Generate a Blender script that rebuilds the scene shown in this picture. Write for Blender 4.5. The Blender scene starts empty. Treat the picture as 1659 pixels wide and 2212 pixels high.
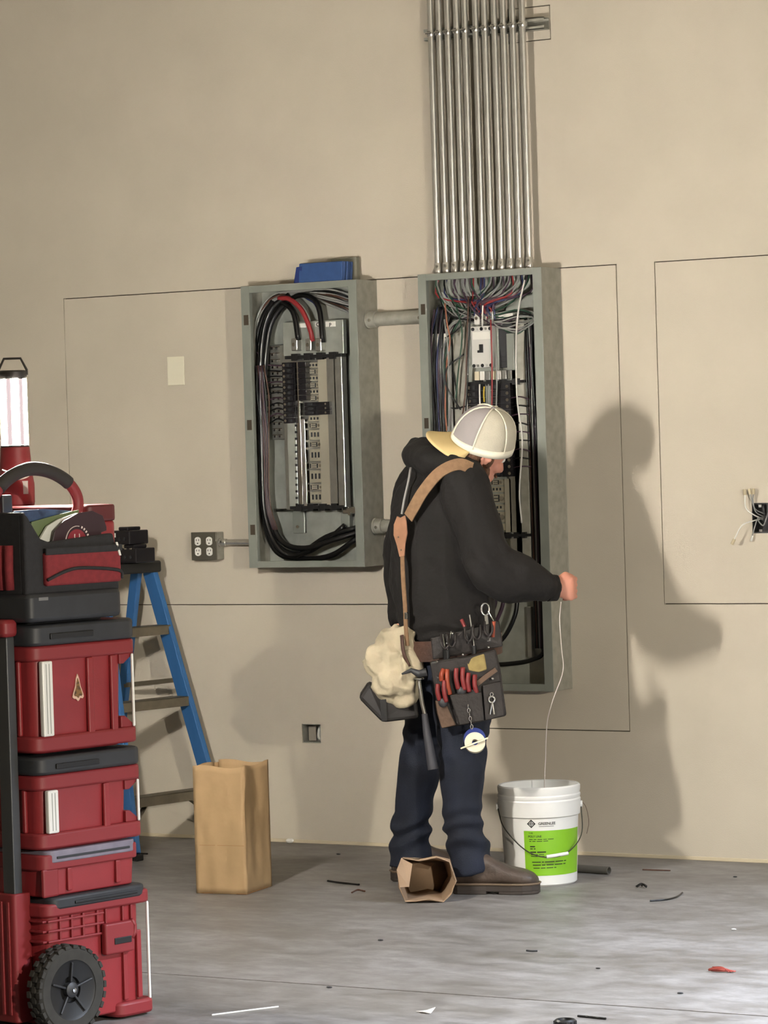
import bpy, bmesh, math, random
from mathutils import Vector, Matrix, Euler

# ------------------------------------------------------------------ camera
F_PX, IMG_W, IMG_H = 6889.8, 1659, 2212
scene = bpy.context.scene
cam_d = bpy.data.cameras.new('camera')
cam_d.sensor_fit = 'VERTICAL'
cam_d.sensor_height = 36.0
cam_d.lens = F_PX / IMG_H * 36.0
cam_d.clip_end = 200
cam = bpy.data.objects.new('camera', cam_d)
scene.collection.objects.link(cam)
YAW, PITCH, ROLL = 0.53677, 0.02004, -0.03079
fw = Vector((-math.sin(YAW) * math.cos(PITCH), math.cos(YAW) * math.cos(PITCH), -math.sin(PITCH)))
rt = Vector((math.cos(YAW), math.sin(YAW), 0))
up = rt.cross(fw)
rt2 = rt * math.cos(ROLL) + up * math.sin(ROLL)
up2 = up * math.cos(ROLL) - rt * math.sin(ROLL)
cm = Matrix((rt2, up2, -fw)).transposed().to_4x4()
cm.translation = Vector((5.6842, -10.1986, 1.4878))
cam.matrix_world = cm
scene.camera = cam

# ------------------------------------------------------------------ world, daylight, exposure
world = bpy.data.worlds.new('dusk_world')
scene.world = world
world.use_nodes = True
world.node_tree.nodes['Background'].inputs[0].default_value = (0.55, 0.68, 1.0, 1)
world.node_tree.nodes['Background'].inputs[1].default_value = 0.12

LANTERN_STRENGTH = 2750.0
FLOOD_STRENGTH = 5300.0
DAY_POWER = 4000.0
# overcast daylight falling in through the open side door, from above outside
day_d = bpy.data.lights.new('daylight', 'AREA')
day_d.shape = 'RECTANGLE'
day_d.size, day_d.size_y = 1.6, 1.5
day_d.energy = DAY_POWER
day_d.color = (0.74, 0.84, 1.0)
day = bpy.data.objects.new('daylight', day_d)
scene.collection.objects.link(day)
day.location = (7.4, -2.0, 5.4)
day.rotation_euler = (Vector((2.3, -2.2, 0)) - Vector((7.4, -2.0, 5.4))).to_track_quat('-Z', 'Z').to_euler()

vs = scene.view_settings
vs.view_transform = 'Standard'
vs.look = 'None'
vs.gamma = 1.0
vs.use_curve_mapping = False
vs.exposure = 0.0
scene.cycles.use_denoising = True
scene.cycles.sample_clamp_indirect = 6.0
scene.cycles.max_bounces = 4
scene.cycles.diffuse_bounces = 2
scene.cycles.glossy_bounces = 2
scene.cycles.caustics_reflective = False
scene.cycles.caustics_refractive = False

# ------------------------------------------------------------------ materials
def lin(c):
    c = c / 255.0
    return c / 12.92 if c <= 0.04045 else ((c + 0.055) / 1.055) ** 2.4
_mats = {}
def mat(name, rgb, rough=0.6, metal=0.0, var=0.0, vscale=12.0, bump=0.0, bscale=40.0, spec=0.5, emit=0.0,
        rgb2=None, stretch=(1, 1, 1), trans=0.0, detail=4.0, sheen=0.0, lo=0.35, hi=0.65):
    if name in _mats:
        return _mats[name]
    m = bpy.data.materials.new(name)
    m.use_nodes = True
    nt = m.node_tree
    b = nt.nodes['Principled BSDF']
    col = [lin(v) for v in rgb]
    b.inputs['Base Color'].default_value = (*col, 1)
    b.inputs['Roughness'].default_value = rough
    b.inputs['Metallic'].default_value = metal
    b.inputs['Specular IOR Level'].default_value = spec
    if trans:
        b.inputs['Transmission Weight'].default_value = trans
    if sheen:
        b.inputs['Sheen Weight'].default_value = sheen
    if emit:
        b.inputs['Emission Color'].default_value = (*col, 1)
        b.inputs['Emission Strength'].default_value = emit
    if var or rgb2 or bump:
        tc = nt.nodes.new('ShaderNodeTexCoord')
        mp = nt.nodes.new('ShaderNodeMapping')
        mp.inputs['Scale'].default_value = stretch
        nt.links.new(tc.outputs['Object'], mp.inputs['Vector'])
    if var or rgb2:
        n = nt.nodes.new('ShaderNodeTexNoise')
        n.inputs['Scale'].default_value = vscale
        n.inputs['Detail'].default_value = detail
        nt.links.new(mp.outputs[0], n.inputs['Vector'])
        r = nt.nodes.new('ShaderNodeValToRGB')
        r.color_ramp.elements[0].position = lo
        r.color_ramp.elements[1].position = hi
        c2 = [lin(v) for v in rgb2] if rgb2 else [min(1, v * (1 + var)) for v in col]
        c1 = col if rgb2 else [v * (1 - var) for v in col]
        r.color_ramp.elements[0].color = (*c1, 1)
        r.color_ramp.elements[1].color = (*c2, 1)
        nt.links.new(n.outputs['Fac'], r.inputs['Fac'])
        nt.links.new(r.outputs['Color'], b.inputs['Base Color'])
    if bump:
        n2 = nt.nodes.new('ShaderNodeTexNoise')
        n2.inputs['Scale'].default_value = bscale
        n2.inputs['Detail'].default_value = 3
        nt.links.new(mp.outputs[0], n2.inputs['Vector'])
        bp = nt.nodes.new('ShaderNodeBump')
        bp.inputs['Strength'].default_value = bump
        bp.inputs['Distance'].default_value = 0.01
        nt.links.new(n2.outputs['Fac'], bp.inputs['Height'])
        nt.links.new(bp.outputs['Normal'], b.inputs['Normal'])
    _mats[name] = m
    return m

# ------------------------------------------------------------------ geometry helpers
PI = math.pi
V = Vector
COL = scene.collection
XF = {}                                     # world matrix of every parent we made

class MB:
    """collects shapes; build() links them as ONE mesh object"""
    def __init__(self):
        self.v, self.f = [], []
    def add(self, vs_, fs_):
        n = len(self.v)
        self.v += [V(p) for p in vs_]
        self.f += [[i + n for i in f] for f in fs_]
        return self
    def box(self, a, b):
        x0, y0, z0 = (min(a[i], b[i]) for i in range(3))
        x1, y1, z1 = (max(a[i], b[i]) for i in range(3))
        return self.add([(x0, y0, z0), (x1, y0, z0), (x1, y1, z0), (x0, y1, z0), (x0, y0, z1), (x1, y0, z1), (x1, y1, z1), (x0, y1, z1)],
                        [(0, 3, 2, 1), (4, 5, 6, 7), (0, 1, 5, 4), (1, 2, 6, 5), (2, 3, 7, 6), (3, 0, 4, 7)])
    def obox(self, c, ux, uy, uz):
        c, ux, uy, uz = V(c), V(ux), V(uy), V(uz)
        p = [c + ux * i + uy * j + uz * k for k in (-1, 1) for j in (-1, 1) for i in (-1, 1)]
        return self.add(p, [(0, 2, 3, 1), (4, 5, 7, 6), (0, 1, 5, 4), (1, 3, 7, 5), (3, 2, 6, 7), (2, 0, 4, 6)])
    def bar(self, p0, p1, w, t, side=(0, 0, 1)):
        """flat bar from p0 to p1: w wide along side, t thick"""
        p0, p1 = V(p0), V(p1)
        d = p1 - p0
        s = V(side)
        s = (s - d * (s.dot(d) / d.length_squared)).normalized()
        n = d.normalized().cross(s)
        return self.obox((p0 + p1) / 2, d / 2, s * w / 2, n * t / 2)
    def cyl(self, p0, p1, r0, r1=None, n=14, cap=True):
        return self.tube([p0, p1], r0, n, cap, radii=[r0, r0 if r1 is None else r1])
    def tube(self, pts, r, n=8, cap=True, radii=None, closed=False, flat=1.0, ref=None):
        pts = [V(p) for p in pts]
        m = len(pts)
        prev = V(ref) if ref is not None else None
        rings = []
        for i, p in enumerate(pts):
            if closed:
                t = pts[(i + 1) % m] - pts[i - 1]
            else:
                t = pts[min(i + 1, m - 1)] - pts[max(i - 1, 0)]
            t = t.normalized() if t.length > 1e-9 else V((0, 0, 1))
            if prev is None:
                prev = V((0, 0, 1)) if abs(t.z) < 0.9 else V((1, 0, 0))
            a = prev - t * prev.dot(t)
            a = a.normalized() if a.length > 1e-6 else t.orthogonal().normalized()
            b = t.cross(a)
            if ref is None:
                prev = a
            rr = radii[i] if radii else r
            rings.append([p + a * (rr * math.cos(2 * PI * k / n)) + b * (rr * flat * math.sin(2 * PI * k / n)) for k in range(n)])
        base = len(self.v)
        for g in rings:
            self.v += g
        for i in range(m if closed else m - 1):
            j = (i + 1) % m
            for k in range(n):
                k2 = (k + 1) % n
                self.f.append([base + i * n + k, base + i * n + k2, base + j * n + k2, base + j * n + k])
        if cap and not closed:
            self.f.append([base + k for k in range(n)][::-1])
            self.f.append([base + (m - 1) * n + k for k in range(n)])
        return self
    def lathe(self, prof, n=32, c=(0, 0, 0), axis=(0, 0, 1), cap=True, ref=None, sx=1.0):
        c, ax = V(c), V(axis).normalized()
        a = V(ref) if ref is not None else (V((1, 0, 0)) if abs(ax.x) < 0.9 else V((0, 1, 0)))
        a = (a - ax * a.dot(ax)).normalized()
        b = ax.cross(a)
        base = len(self.v)
        for r, h in prof:
            for k in range(n):
                w = 2 * PI * k / n
                self.v.append(c + ax * h + a * (r * sx * math.cos(w)) + b * (r * math.sin(w)))
        for i in range(len(prof) - 1):
            for k in range(n):
                k2 = (k + 1) % n
                self.f.append([base + i * n + k, base + i * n + k2, base + (i + 1) * n + k2, base + (i + 1) * n + k])
        if cap:
            self.f.append([base + k for k in range(n)][::-1])
            self.f.append([base + (len(prof) - 1) * n + k for k in range(n)])
        return self
    def ell(self, c, r, R=None, nu=16, nv=10):
        """ellipsoid; R = 3 axis vectors"""
        c = V(c)
        ax = [V(q) for q in (R or ((1, 0, 0), (0, 1, 0), (0, 0, 1)))]
        base = len(self.v)
        self.v.append(c - ax[2] * r[2])
        for i in range(1, nv):
            th = PI * i / nv
            for k in range(nu):
                w = 2 * PI * k / nu
                self.v.append(c + ax[0] * (r[0] * math.sin(th) * math.cos(w)) + ax[1] * (r[1] * math.sin(th) * math.sin(w)) - ax[2] * (r[2] * math.cos(th)))
        self.v.append(c + ax[2] * r[2])
        last = len(self.v) - 1
        for k in range(nu):
            k2 = (k + 1) % nu
            self.f.append([base, base + 1 + k2, base + 1 + k])
            for i in range(nv - 2):
                q = base + 1 + i * nu
                self.f.append([q + k, q + k2, q + nu + k2, q + nu + k])
            q = base + 1 + (nv - 2) * nu
            self.f.append([q + k, q + k2, last])
        return self
    def caps(self, p0, r0, p1, r1, n=14):
        """tapered capsule with round ends"""
        p0, p1 = V(p0), V(p1)
        d = p1 - p0
        if d.length < 1e-6:
            return self.ell(p0, (r0, r0, r0))
        t = d.normalized()
        pts, rad = [], []
        for i in range(5):
            a = PI / 2 * (i / 4)
            pts.append(p0 - t * (r0 * math.cos(a))); rad.append(max(r0 * math.sin(a), r0 * 0.03))
        for i in range(5):
            a = PI / 2 * (i / 4)
            pts.append(p1 + t * (r1 * math.sin(a))); rad.append(max(r1 * math.cos(a), r1 * 0.03))
        return self.tube(pts, 0, n, True, radii=rad, ref=t.orthogonal())
    def chain(self, pr):
        for (a, ra), (b, rb) in zip(pr, pr[1:]):
            self.caps(a, ra, b, rb)
        return self
    def loft(self, rings, cap=True, closed=False):
        n = len(rings[0])
        base = len(self.v)
        for g in rings:
            self.v += [V(p) for p in g]
        m = len(rings)
        for i in range(m if closed else m - 1):
            j = (i + 1) % m
            for k in range(n):
                k2 = (k + 1) % n
                self.f.append([base + i * n + k, base + i * n + k2, base + j * n + k2, base + j * n + k])
        if cap and not closed:
            self.f.append([base + k for k in range(n)][::-1])
            self.f.append([base + (m - 1) * n + k for k in range(n)])
        return self
    def prism(self, poly, o, ux, uy, th):
        """2-d polygon (in ux, uy from o) extruded by vector th"""
        o, ux, uy, th = V(o), V(ux), V(uy), V(th)
        n = len(poly)
        a = [o + ux * x + uy * y for x, y in poly]
        self.add(a + [p + th for p in a], [list(range(n))[::-1], list(range(n, 2 * n))] + [[i, (i + 1) % n, n + (i + 1) % n, n + i] for i in range(n)])
        return self
    def poly3(self, pts, th):
        """3-d polygon extruded by th"""
        n = len(pts)
        th = V(th)
        a = [V(p) for p in pts]
        return self.add(a + [p + th for p in a], [list(range(n))[::-1], list(range(n, 2 * n))] + [[i, (i + 1) % n, n + (i + 1) % n, n + i] for i in range(n)])
    def grid(self, nu, nv, fn, close_u=False):
        base = len(self.v)
        for j in range(nv):
            for i in range(nu):
                self.v.append(V(fn(i / (nu if close_u else nu - 1), j / (nv - 1))))
        for j in range(nv - 1):
            for i in range(nu if close_u else nu - 1):
                i2 = (i + 1) % nu
                self.f.append([base + j * nu + i, base + j * nu + i2, base + (j + 1) * nu + i2, base + (j + 1) * nu + i])
        return self
    def mesh(self, name):
        me = bpy.data.meshes.new(name)
        me.from_pydata([tuple(p) for p in self.v], [], self.f)
        bm = bmesh.new()
        bm.from_mesh(me)
        bmesh.ops.recalc_face_normals(bm, faces=bm.faces)
        bm.to_mesh(me)
        bm.free()
        me.update()
        return me
    def build(self, name, m, parent=None, world=False, smooth=None, bevel=0, sub=0, solid=0, seg=2, loc=None, rot=None):
        if world and parent is not None:
            inv = XF[parent.name].inverted()
            self.v = [inv @ p for p in self.v]
        me = self.mesh(name)
        if smooth:
            me.shade_smooth()
            if smooth < 179:
                me.set_sharp_from_angle(angle=math.radians(smooth))
        me.materials.append(m)
        o = bpy.data.objects.new(name, me)
        COL.objects.link(o)
        if loc is not None:
            o.location = loc
        if rot is not None:
            o.rotation_euler = rot
        if parent is not None:
            o.parent = parent
            XF[o.name] = XF[parent.name] @ Matrix.LocRotScale(o.location, o.rotation_euler, None)
        else:
            XF[o.name] = Matrix.LocRotScale(o.location, o.rotation_euler, None)
        if solid:
            md = o.modifiers.new('thickness', 'SOLIDIFY'); md.thickness = solid; md.offset = 0
        if bevel:
            md = o.modifiers.new('bevel', 'BEVEL'); md.width = bevel; md.segments = seg; md.limit_method = 'ANGLE'; md.angle_limit = math.radians(40)
        if sub:
            md = o.modifiers.new('sub', 'SUBSURF'); md.levels = sub; md.render_levels = sub
        return o

def tag(o, label=None, cat=None, group=None, kind=None):
    if label: o['label'] = label
    if cat: o['category'] = cat
    if group: o['group'] = group
    if kind: o['kind'] = kind
    return o
def thing(name, label, cat, loc=(0, 0, 0), rz=0.0, group=None, rot=None):
    o = bpy.data.objects.new(name, None)
    o.empty_display_size = 0.05
    COL.objects.link(o)
    o.location = loc
    o.rotation_euler = rot if rot is not None else (0, 0, rz)
    XF[o.name] = Matrix.LocRotScale(V(loc), Euler(o.rotation_euler), None)
    return tag(o, label, cat, group)
def copy_tree(o, parent=None):
    c = o.copy()
    COL.objects.link(c)
    c.parent = parent
    for ch in o.children:
        copy_tree(ch, c)
    return c
def fuse(mb, name, m, parent, voxel=0.008, smooth=4, disp=None, world=True, factor=0.5):
    """voxel-fuse overlapping shapes into one continuous skin"""
    me = mb.mesh(name + '_src')
    t = bpy.data.objects.new(name + '_src', me)
    COL.objects.link(t)
    md = t.modifiers.new('r', 'REMESH'); md.mode = 'VOXEL'; md.voxel_size = voxel
    if smooth:
        sm = t.modifiers.new('s', 'SMOOTH'); sm.iterations = smooth; sm.factor = factor
    dg = bpy.context.evaluated_depsgraph_get()
    new = bpy.data.meshes.new_from_object(t.evaluated_get(dg))
    bpy.data.objects.remove(t)
    if disp:
        disp(new)
    inv = XF[parent.name].inverted() if (world and parent is not None) else Matrix()
    new.transform(inv)
    new.shade_smooth()
    new.materials.clear()
    new.materials.append(m)
    new.name = name
    o = bpy.data.objects.new(name, new)
    COL.objects.link(o)
    o.parent = parent
    XF[o.name] = XF[parent.name].copy() if parent is not None else Matrix()
    return o
def spline(pts, k=6):
    """Catmull-Rom through pts"""
    P = [V(p) for p in pts]
    P = [P[0] * 2 - P[1]] + P + [P[-1] * 2 - P[-2]]
    out = []
    for i in range(1, len(P) - 2):
        a, b, c, d = P[i - 1], P[i], P[i + 1], P[i + 2]
        for j in range(k):
            t = j / k
            out.append(0.5 * ((2 * b) + (c - a) * t + (2 * a - 5 * b + 4 * c - d) * t * t + (3 * b - 3 * c + d - a) * t ** 3))
    out.append(P[-2])
    return out
def text_mesh(txt, size, font_bold=False):
    """flat lettering as verts / faces in the xy plane"""
    cu = bpy.data.curves.new('lettering', 'FONT')
    cu.body = txt
    cu.size = size
    cu.resolution_u = 3
    if font_bold:
        cu.offset = size * 0.02
    t = bpy.data.objects.new('lettering', cu)
    COL.objects.link(t)
    dg = bpy.context.evaluated_depsgraph_get()
    me = bpy.data.meshes.new_from_object(t.evaluated_get(dg))
    vs_ = [tuple(v.co) for v in me.vertices]
    fs_ = [list(p.vertices) for p in me.polygons]
    bpy.data.objects.remove(t)
    bpy.data.curves.remove(cu)
    bpy.data.meshes.remove(me)
    return vs_, fs_

# the colours of the place
M_wall = mat('wall_paint', (207, 197, 180), 0.85, var=0.035, vscale=3.0, bump=0.10, bscale=260)
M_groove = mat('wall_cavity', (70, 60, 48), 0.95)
M_ceil = mat('ceiling_white', (200, 192, 175), 0.9)
M_steel = mat('painted_grey_steel', (146, 150, 142), 0.45, metal=0.25, var=0.08, vscale=9)
M_galv = mat('galvanised_steel', (180, 179, 168), 0.5, metal=0.35, rgb2=(164, 162, 150), vscale=30, detail=6)
M_galvin = mat('galvanised_interior', (186, 190, 182), 0.36, metal=0.5, var=0.12, vscale=14)
M_emt = mat('emt_conduit_zinc', (220, 217, 210), 0.25, metal=0.76, var=0.05, vscale=30)
M_chrome = mat('bright_metal', (225, 225, 222), 0.16, metal=1.0)
M_alu = mat('aluminium_bus', (205, 205, 200), 0.28, metal=0.9, var=0.06, vscale=25)
M_black = mat('black_plastic', (24, 24, 25), 0.45)
M_blackwire = mat('black_wire_insulation', (14, 14, 15), 0.28)
M_dark = mat('dark_grey_plastic', (48, 49, 52), 0.5, var=0.1, vscale=20)
M_white = mat('white_plastic', (236, 234, 226), 0.4)
M_breaker = mat('breaker_black', (26, 24, 28), 0.35)
M_redwire = mat('red_wire_insulation', (150, 50, 52), 0.35)
M_bluewire = mat('blue_wire_insulation', (44, 52, 92), 0.4)
M_greywire = mat('grey_wire_insulation', (146, 146, 142), 0.4)
M_purplewire = mat('purple_wire_insulation', (72, 52, 66), 0.4)
M_orangewire = mat('orange_wire_insulation', (170, 110, 84), 0.4)
M_greenwire = mat('green_wire_insulation', (40, 74, 56), 0.4)
M_brownwire = mat('brown_wire_insulation', (84, 56, 44), 0.4)

# ================================================================== the room
# --- concrete floor: two slabs with a saw-cut control joint parallel to the wall
def concrete():
    m = bpy.data.materials.new('concrete')
    m.use_nodes = True
    nt = m.node_tree
    b = nt.nodes['Principled BSDF']
    tc = nt.nodes.new('ShaderNodeTexCoord')
    mp = nt.nodes.new('ShaderNodeMapping'); mp.inputs['Scale'].default_value = (1.0, 1.7, 1)
    mp.inputs['Rotation'].default_value = (0, 0, 0.35)
    nt.links.new(tc.outputs['Object'], mp.inputs[0])
    n1 = nt.nodes.new('ShaderNodeTexNoise'); n1.inputs['Scale'].default_value = 1.6; n1.inputs['Detail'].default_value = 6; n1.inputs['Roughness'].default_value = 0.62
    n2 = nt.nodes.new('ShaderNodeTexNoise'); n2.inputs['Scale'].default_value = 9.0; n2.inputs['Detail'].default_value = 8; n2.inputs['Roughness'].default_value = 0.7
    n3 = nt.nodes.new('ShaderNodeTexNoise'); n3.inputs['Scale'].default_value = 60.0; n3.inputs['Detail'].default_value = 4
    for n in (n1, n2, n3): nt.links.new(mp.outputs[0], n.inputs['Vector'])
    r1 = nt.nodes.new('ShaderNodeValToRGB')
    r1.color_ramp.elements[0].position = 0.34; r1.color_ramp.elements[0].color = (lin(118), lin(113), lin(108), 1)
    r1.color_ramp.elements[1].position = 0.66; r1.color_ramp.elements[1].color = (lin(149), lin(146), lin(144), 1)
    nt.links.new(n1.outputs['Fac'], r1.inputs[0])
    r2 = nt.nodes.new('ShaderNodeValToRGB')
    r2.color_ramp.elements[0].position = 0.36; r2.color_ramp.elements[0].color = (0.56, 0.54, 0.52, 1)
    r2.color_ramp.elements[1].position = 0.62; r2.color_ramp.elements[1].color = (1.2, 1.2, 1.2, 1)
    nt.links.new(n2.outputs['Fac'], r2.inputs[0])
    mx = nt.nodes.new('ShaderNodeMix'); mx.data_type = 'RGBA'; mx.blend_type = 'MULTIPLY'
    mx.inputs['Factor'].default_value = 0.8
    nt.links.new(r1.outputs[0], mx.inputs['A']); nt.links.new(r2.outputs[0], mx.inputs['B'])
    nt.links.new(mx.outputs['Result'], b.inputs['Base Color'])
    rr = nt.nodes.new('ShaderNodeMapRange'); rr.inputs['To Min'].default_value = 0.30; rr.inputs['To Max'].default_value = 0.62
    nt.links.new(n2.outputs['Fac'], rr.inputs['Value']); nt.links.new(rr.outputs[0], b.inputs['Roughness'])
    bp = nt.nodes.new('ShaderNodeBump'); bp.inputs['Strength'].default_value = 0.12; bp.inputs['Distance'].default_value = 0.004
    nt.links.new(n3.outputs['Fac'], bp.inputs['Height']); nt.links.new(bp.outputs[0], b.inputs['Normal'])
    return m
M_conc = concrete()
X0, X1, YB, YF, ZC = -7.0, 8.0, -13.0, 0.0, 4.4
JY, JW, JD = -2.705, 0.0045, 0.014
fl = MB()
prof = [(YB, 0), (JY - JW, 0), (JY - JW, -JD), (JY + JW, -JD), (JY + JW, 0), (0.03, 0)]
for (ya, za), (yb, zb) in zip(prof, prof[1:]):
    fl.add([(X0, ya, za), (X1, ya, za), (X1, yb, zb), (X0, yb, zb)], [(0, 1, 2, 3)])
fl.add([(X0, YB, -0.12), (X1, YB, -0.12), (X1, 0.03, -0.12), (X0, 0.03, -0.12)], [(0, 3, 2, 1)])
tag(fl.build('floor', M_conc), 'grey trowelled concrete floor with one saw-cut joint', 'floor', kind='structure')
tag(MB().box((X0, YB, ZC), (5.32, 0.03, ZC + 0.1)).box((5.32, YB, ZC), (X1, -4.0, ZC + 0.1)).build('ceiling', M_ceil), 'plain ceiling above the room', 'ceiling', kind='structure')
tag(MB().box((X0 - 0.1, YB, 0), (X0, 0.03, ZC)).build('wall_left', M_wall), 'plain painted wall at the left end of the room', 'wall', kind='structure')
tag(MB().box((X0, YB - 0.1, 0), (X1, YB, ZC)).build('wall_front', M_wall), 'plain painted wall behind the viewer', 'wall', kind='structure')
PX = 5.2                                      # side wall with the open door; the room widens behind it
wr = MB()
for a, b in (((-4.0, 0), (-3.0, ZC)), ((-1.4, 0), (0.0, ZC)), ((-3.0, 3.40), (-1.4, ZC))):
    wr.box((PX, a[0], a[1]), (PX + 0.12, b[0], b[1]))
wr.box((PX, -4.12, 0), (X1, -4.0, ZC)).box((X1, YB, 0), (X1 + 0.1, -4.0, ZC))
tag(wr.build('wall_right', M_wall), 'painted side wall with an open doorway to daylight', 'wall', kind='structure')
wf = MB()
for y in (-2.97, -1.43): wf.box((PX - 0.01, y - 0.03, 0), (PX + 0.13, y + 0.03, 3.40))
wf.box((PX - 0.01, -3.0, 3.37), (PX + 0.13, -1.4, 3.43))
tag(wf.build('door_1', M_dark), 'dark metal frame of the doorway in the side wall', 'door frame', kind='structure')

# --- the wall we look at: drywall with inset access panels, gaps and box cut-outs
G = 0.0036                                    # half gap
holes = {                                     # x0, x1, z0, z1
    'a': (-1.827, 0.02, 0.904, 2.1165), 'b': (0.02, 0.609, 0.449, 2.1165), 'c': (0.757, 2.9, 0.904, 2.1165),
    'patch': (0.200, 0.3735, 2.935, 3.060), 'box': (-0.775, -0.692, 0.381, 0.453), 'jb': (1.106, 1.168, 1.151, 1.257)}
def plate(mb, x0, x1, z0, z1, cut, y=0.0, dep=0.016):
    """a flat board in the wall plane with rectangular cut-outs (front, reveals)"""
    xs = sorted({x0, x1, *[min(max(c[i], x0), x1) for c in cut for i in (0, 1)]})
    zs = sorted({z0, z1, *[min(max(c[i], z0), z1) for c in cut for i in (2, 3)]})
    for xa, xb in zip(xs, xs[1:]):
        for za, zb in zip(zs, zs[1:]):
            cx, cz = (xa + xb) / 2, (za + zb) / 2
            if any(c[0] < cx < c[1] and c[2] < cz < c[3] for c in cut):
                continue
            mb.add([(xa, y, za), (xb, y, za), (xb, y, zb), (xa, y, zb)], [(0, 1, 2, 3)])
    for c in cut + [(x0, x1, z0, z1)]:
        a, b, e, f = c
        mb.add([(a, y, e), (b, y, e), (b, y, f), (a, y, f), (a, y + dep, e), (b, y + dep, e), (b, y + dep, f), (a, y + dep, f)],
               [(0, 1, 5, 4), (1, 2, 6, 5), (2, 3, 7, 6), (3, 0, 4, 7)])
    return mb
wall = plate(MB(), X0, X1, 0.012, ZC, [holes['a'], holes['b'], holes['c'], holes['patch'], holes['box']]).build('wall_back', M_wall)
tag(wall, 'tan drywall wall with inset access panels behind the worker', 'wall', kind='structure')
def inset(name, h, y, cut=()):
    a, b, c, d = h
    return plate(MB(), a + G, b - G, c + G, d - G, list(cut), y, 0.014).build(name, M_wall, wall)
inset('access_panel', holes['a'], 0.0005)
inset('access_panel', holes['b'], -0.0008)
inset('access_panel', holes['c'], -0.0006, [holes['jb']])
inset('patch_piece', holes['patch'], 0.001)
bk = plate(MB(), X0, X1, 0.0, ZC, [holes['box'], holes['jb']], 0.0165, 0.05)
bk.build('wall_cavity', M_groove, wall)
tag(MB().box((X0, -0.004, 0.0), (X1, 0.012, 0.013)).build('baseboard_back', mat('base_bead', (214, 200, 172), 0.6), None, bevel=0.0015),
    'thin pale metal bead along the foot of the tan wall', 'trim', kind='structure')

# ================================================================== electrical panels
PD = 0.146
def enclosure(t, x0, x1, z0, z1, lips):
    """open sheet-steel box: back, four sides, front lips; world coordinates"""
    th = 0.002
    MB().box((x0, -0.004, z0), (x1, -0.0005, z1)).build('back_plate', M_galvin, t, True)
    MB().box((x0, -PD, z0), (x0 + th, -0.004, z1)).build('side', M_galv, t, True)
    MB().box((x1 - th, -PD, z0), (x1, -0.004, z1)).build('side', M_galv, t, True)
    MB().box((x0 + th, -PD + 0.001, z0), (x1 - th, -0.004, z0 + th)).build('side', M_galv, t, True)
    MB().box((x0 + th, -PD + 0.001, z1 - th), (x1 - th, -0.004, z1)).build('side', M_galv, t, True)
    wl, wr_, wt, wb = lips
    y0, y1 = -PD - 0.0015, -PD + 0.001
    MB().box((x0, y0, z0), (x0 + wl, y1, z1)).box((x0 + wl - 0.003, y1, z0), (x0 + wl, y1 + 0.018, z1)).build('front_lip', M_steel, t, True, bevel=0.0008)
    MB().box((x1 - wr_, y0, z0), (x1, y1, z1)).box((x1 - wr_, y1, z0), (x1 - wr_ + 0.003, y1 + 0.018, z1)).build('front_lip', M_steel, t, True, bevel=0.0008)
    MB().box((x0 + wl, y0 + 0.001, z1 - wt), (x1 - wr_, y1 + 0.0005, z1 - 0.001)).box((x0 + wl, y1, z1 - wt), (x1 - wr_, y1 + 0.018, z1 - wt + 0.003)).build('front_lip', M_steel, t, True, bevel=0.0008)
    MB().box((x0 + wl, y0 + 0.001, z0 + 0.001), (x1 - wr_, y1 + 0.0005, z0 + wb)).box((x0 + wl, y1, z0 + wb - 0.003), (x1 - wr_, y1 + 0.018, z0 + wb)).build('front_lip', M_steel, t, True, bevel=0.0008)
    n = 3 if z1 - z0 < 1.2 else 4
    for i in range(n):                        # square slots for the trim clips
        z = z1 - 0.12 - i * (z1 - z0 - 0.27) / (n - 1)
        MB().box((x0 + 0.010, y0 - 0.0004, z - 0.026), (x0 + wl - 0.006, y0 + 0.0004, z + 0.012)).build('clip_slot', M_groove, t, True)
def wires(t, name, m, paths, r, k=6, n=6):
    for p in paths:
        MB().tube(spline(p, k), r, n).build(name, m, t, True, smooth=180)
def breaker(t, x0, x1, z0, z1, y, side, m_body=None):
    """one moulded case breaker: body with stepped front, toggle, terminal screw"""
    b = MB().box((x0, y + 0.045, z0 + 0.0004), (x1, y, z1 - 0.0004))
    w = x1 - x0
    if side < 0: b.box((x0 + w * 0.55, y, z0 + 0.001), (x1 - 0.002, y - 0.010, z1 - 0.001))
    else: b.box((x0 + 0.002, y, z0 + 0.001), (x0 + w * 0.45, y - 0.010, z1 - 0.001))
    o = b.build('breaker', m_body or M_breaker, t, True)
    zc, h = (z0 + z1) / 2, (z1 - z0)
    xt = x0 + w * (0.70 if side < 0 else 0.30)
    MB().obox((xt, y - 0.014, zc), (w * 0.09, 0, 0), (0, 0.006, 0.0), (0, 0.0, h * 0.24)).build('toggle', M_dark, o, True)
    xs = x0 + w * (0.16 if side < 0 else 0.84)
    MB().cyl((xs, y + 0.001, zc), (xs, y - 0.0025, zc), h * 0.26, n=8).build('terminal_screw', M_chrome, o, True)
    return o
random.seed(4)
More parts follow.
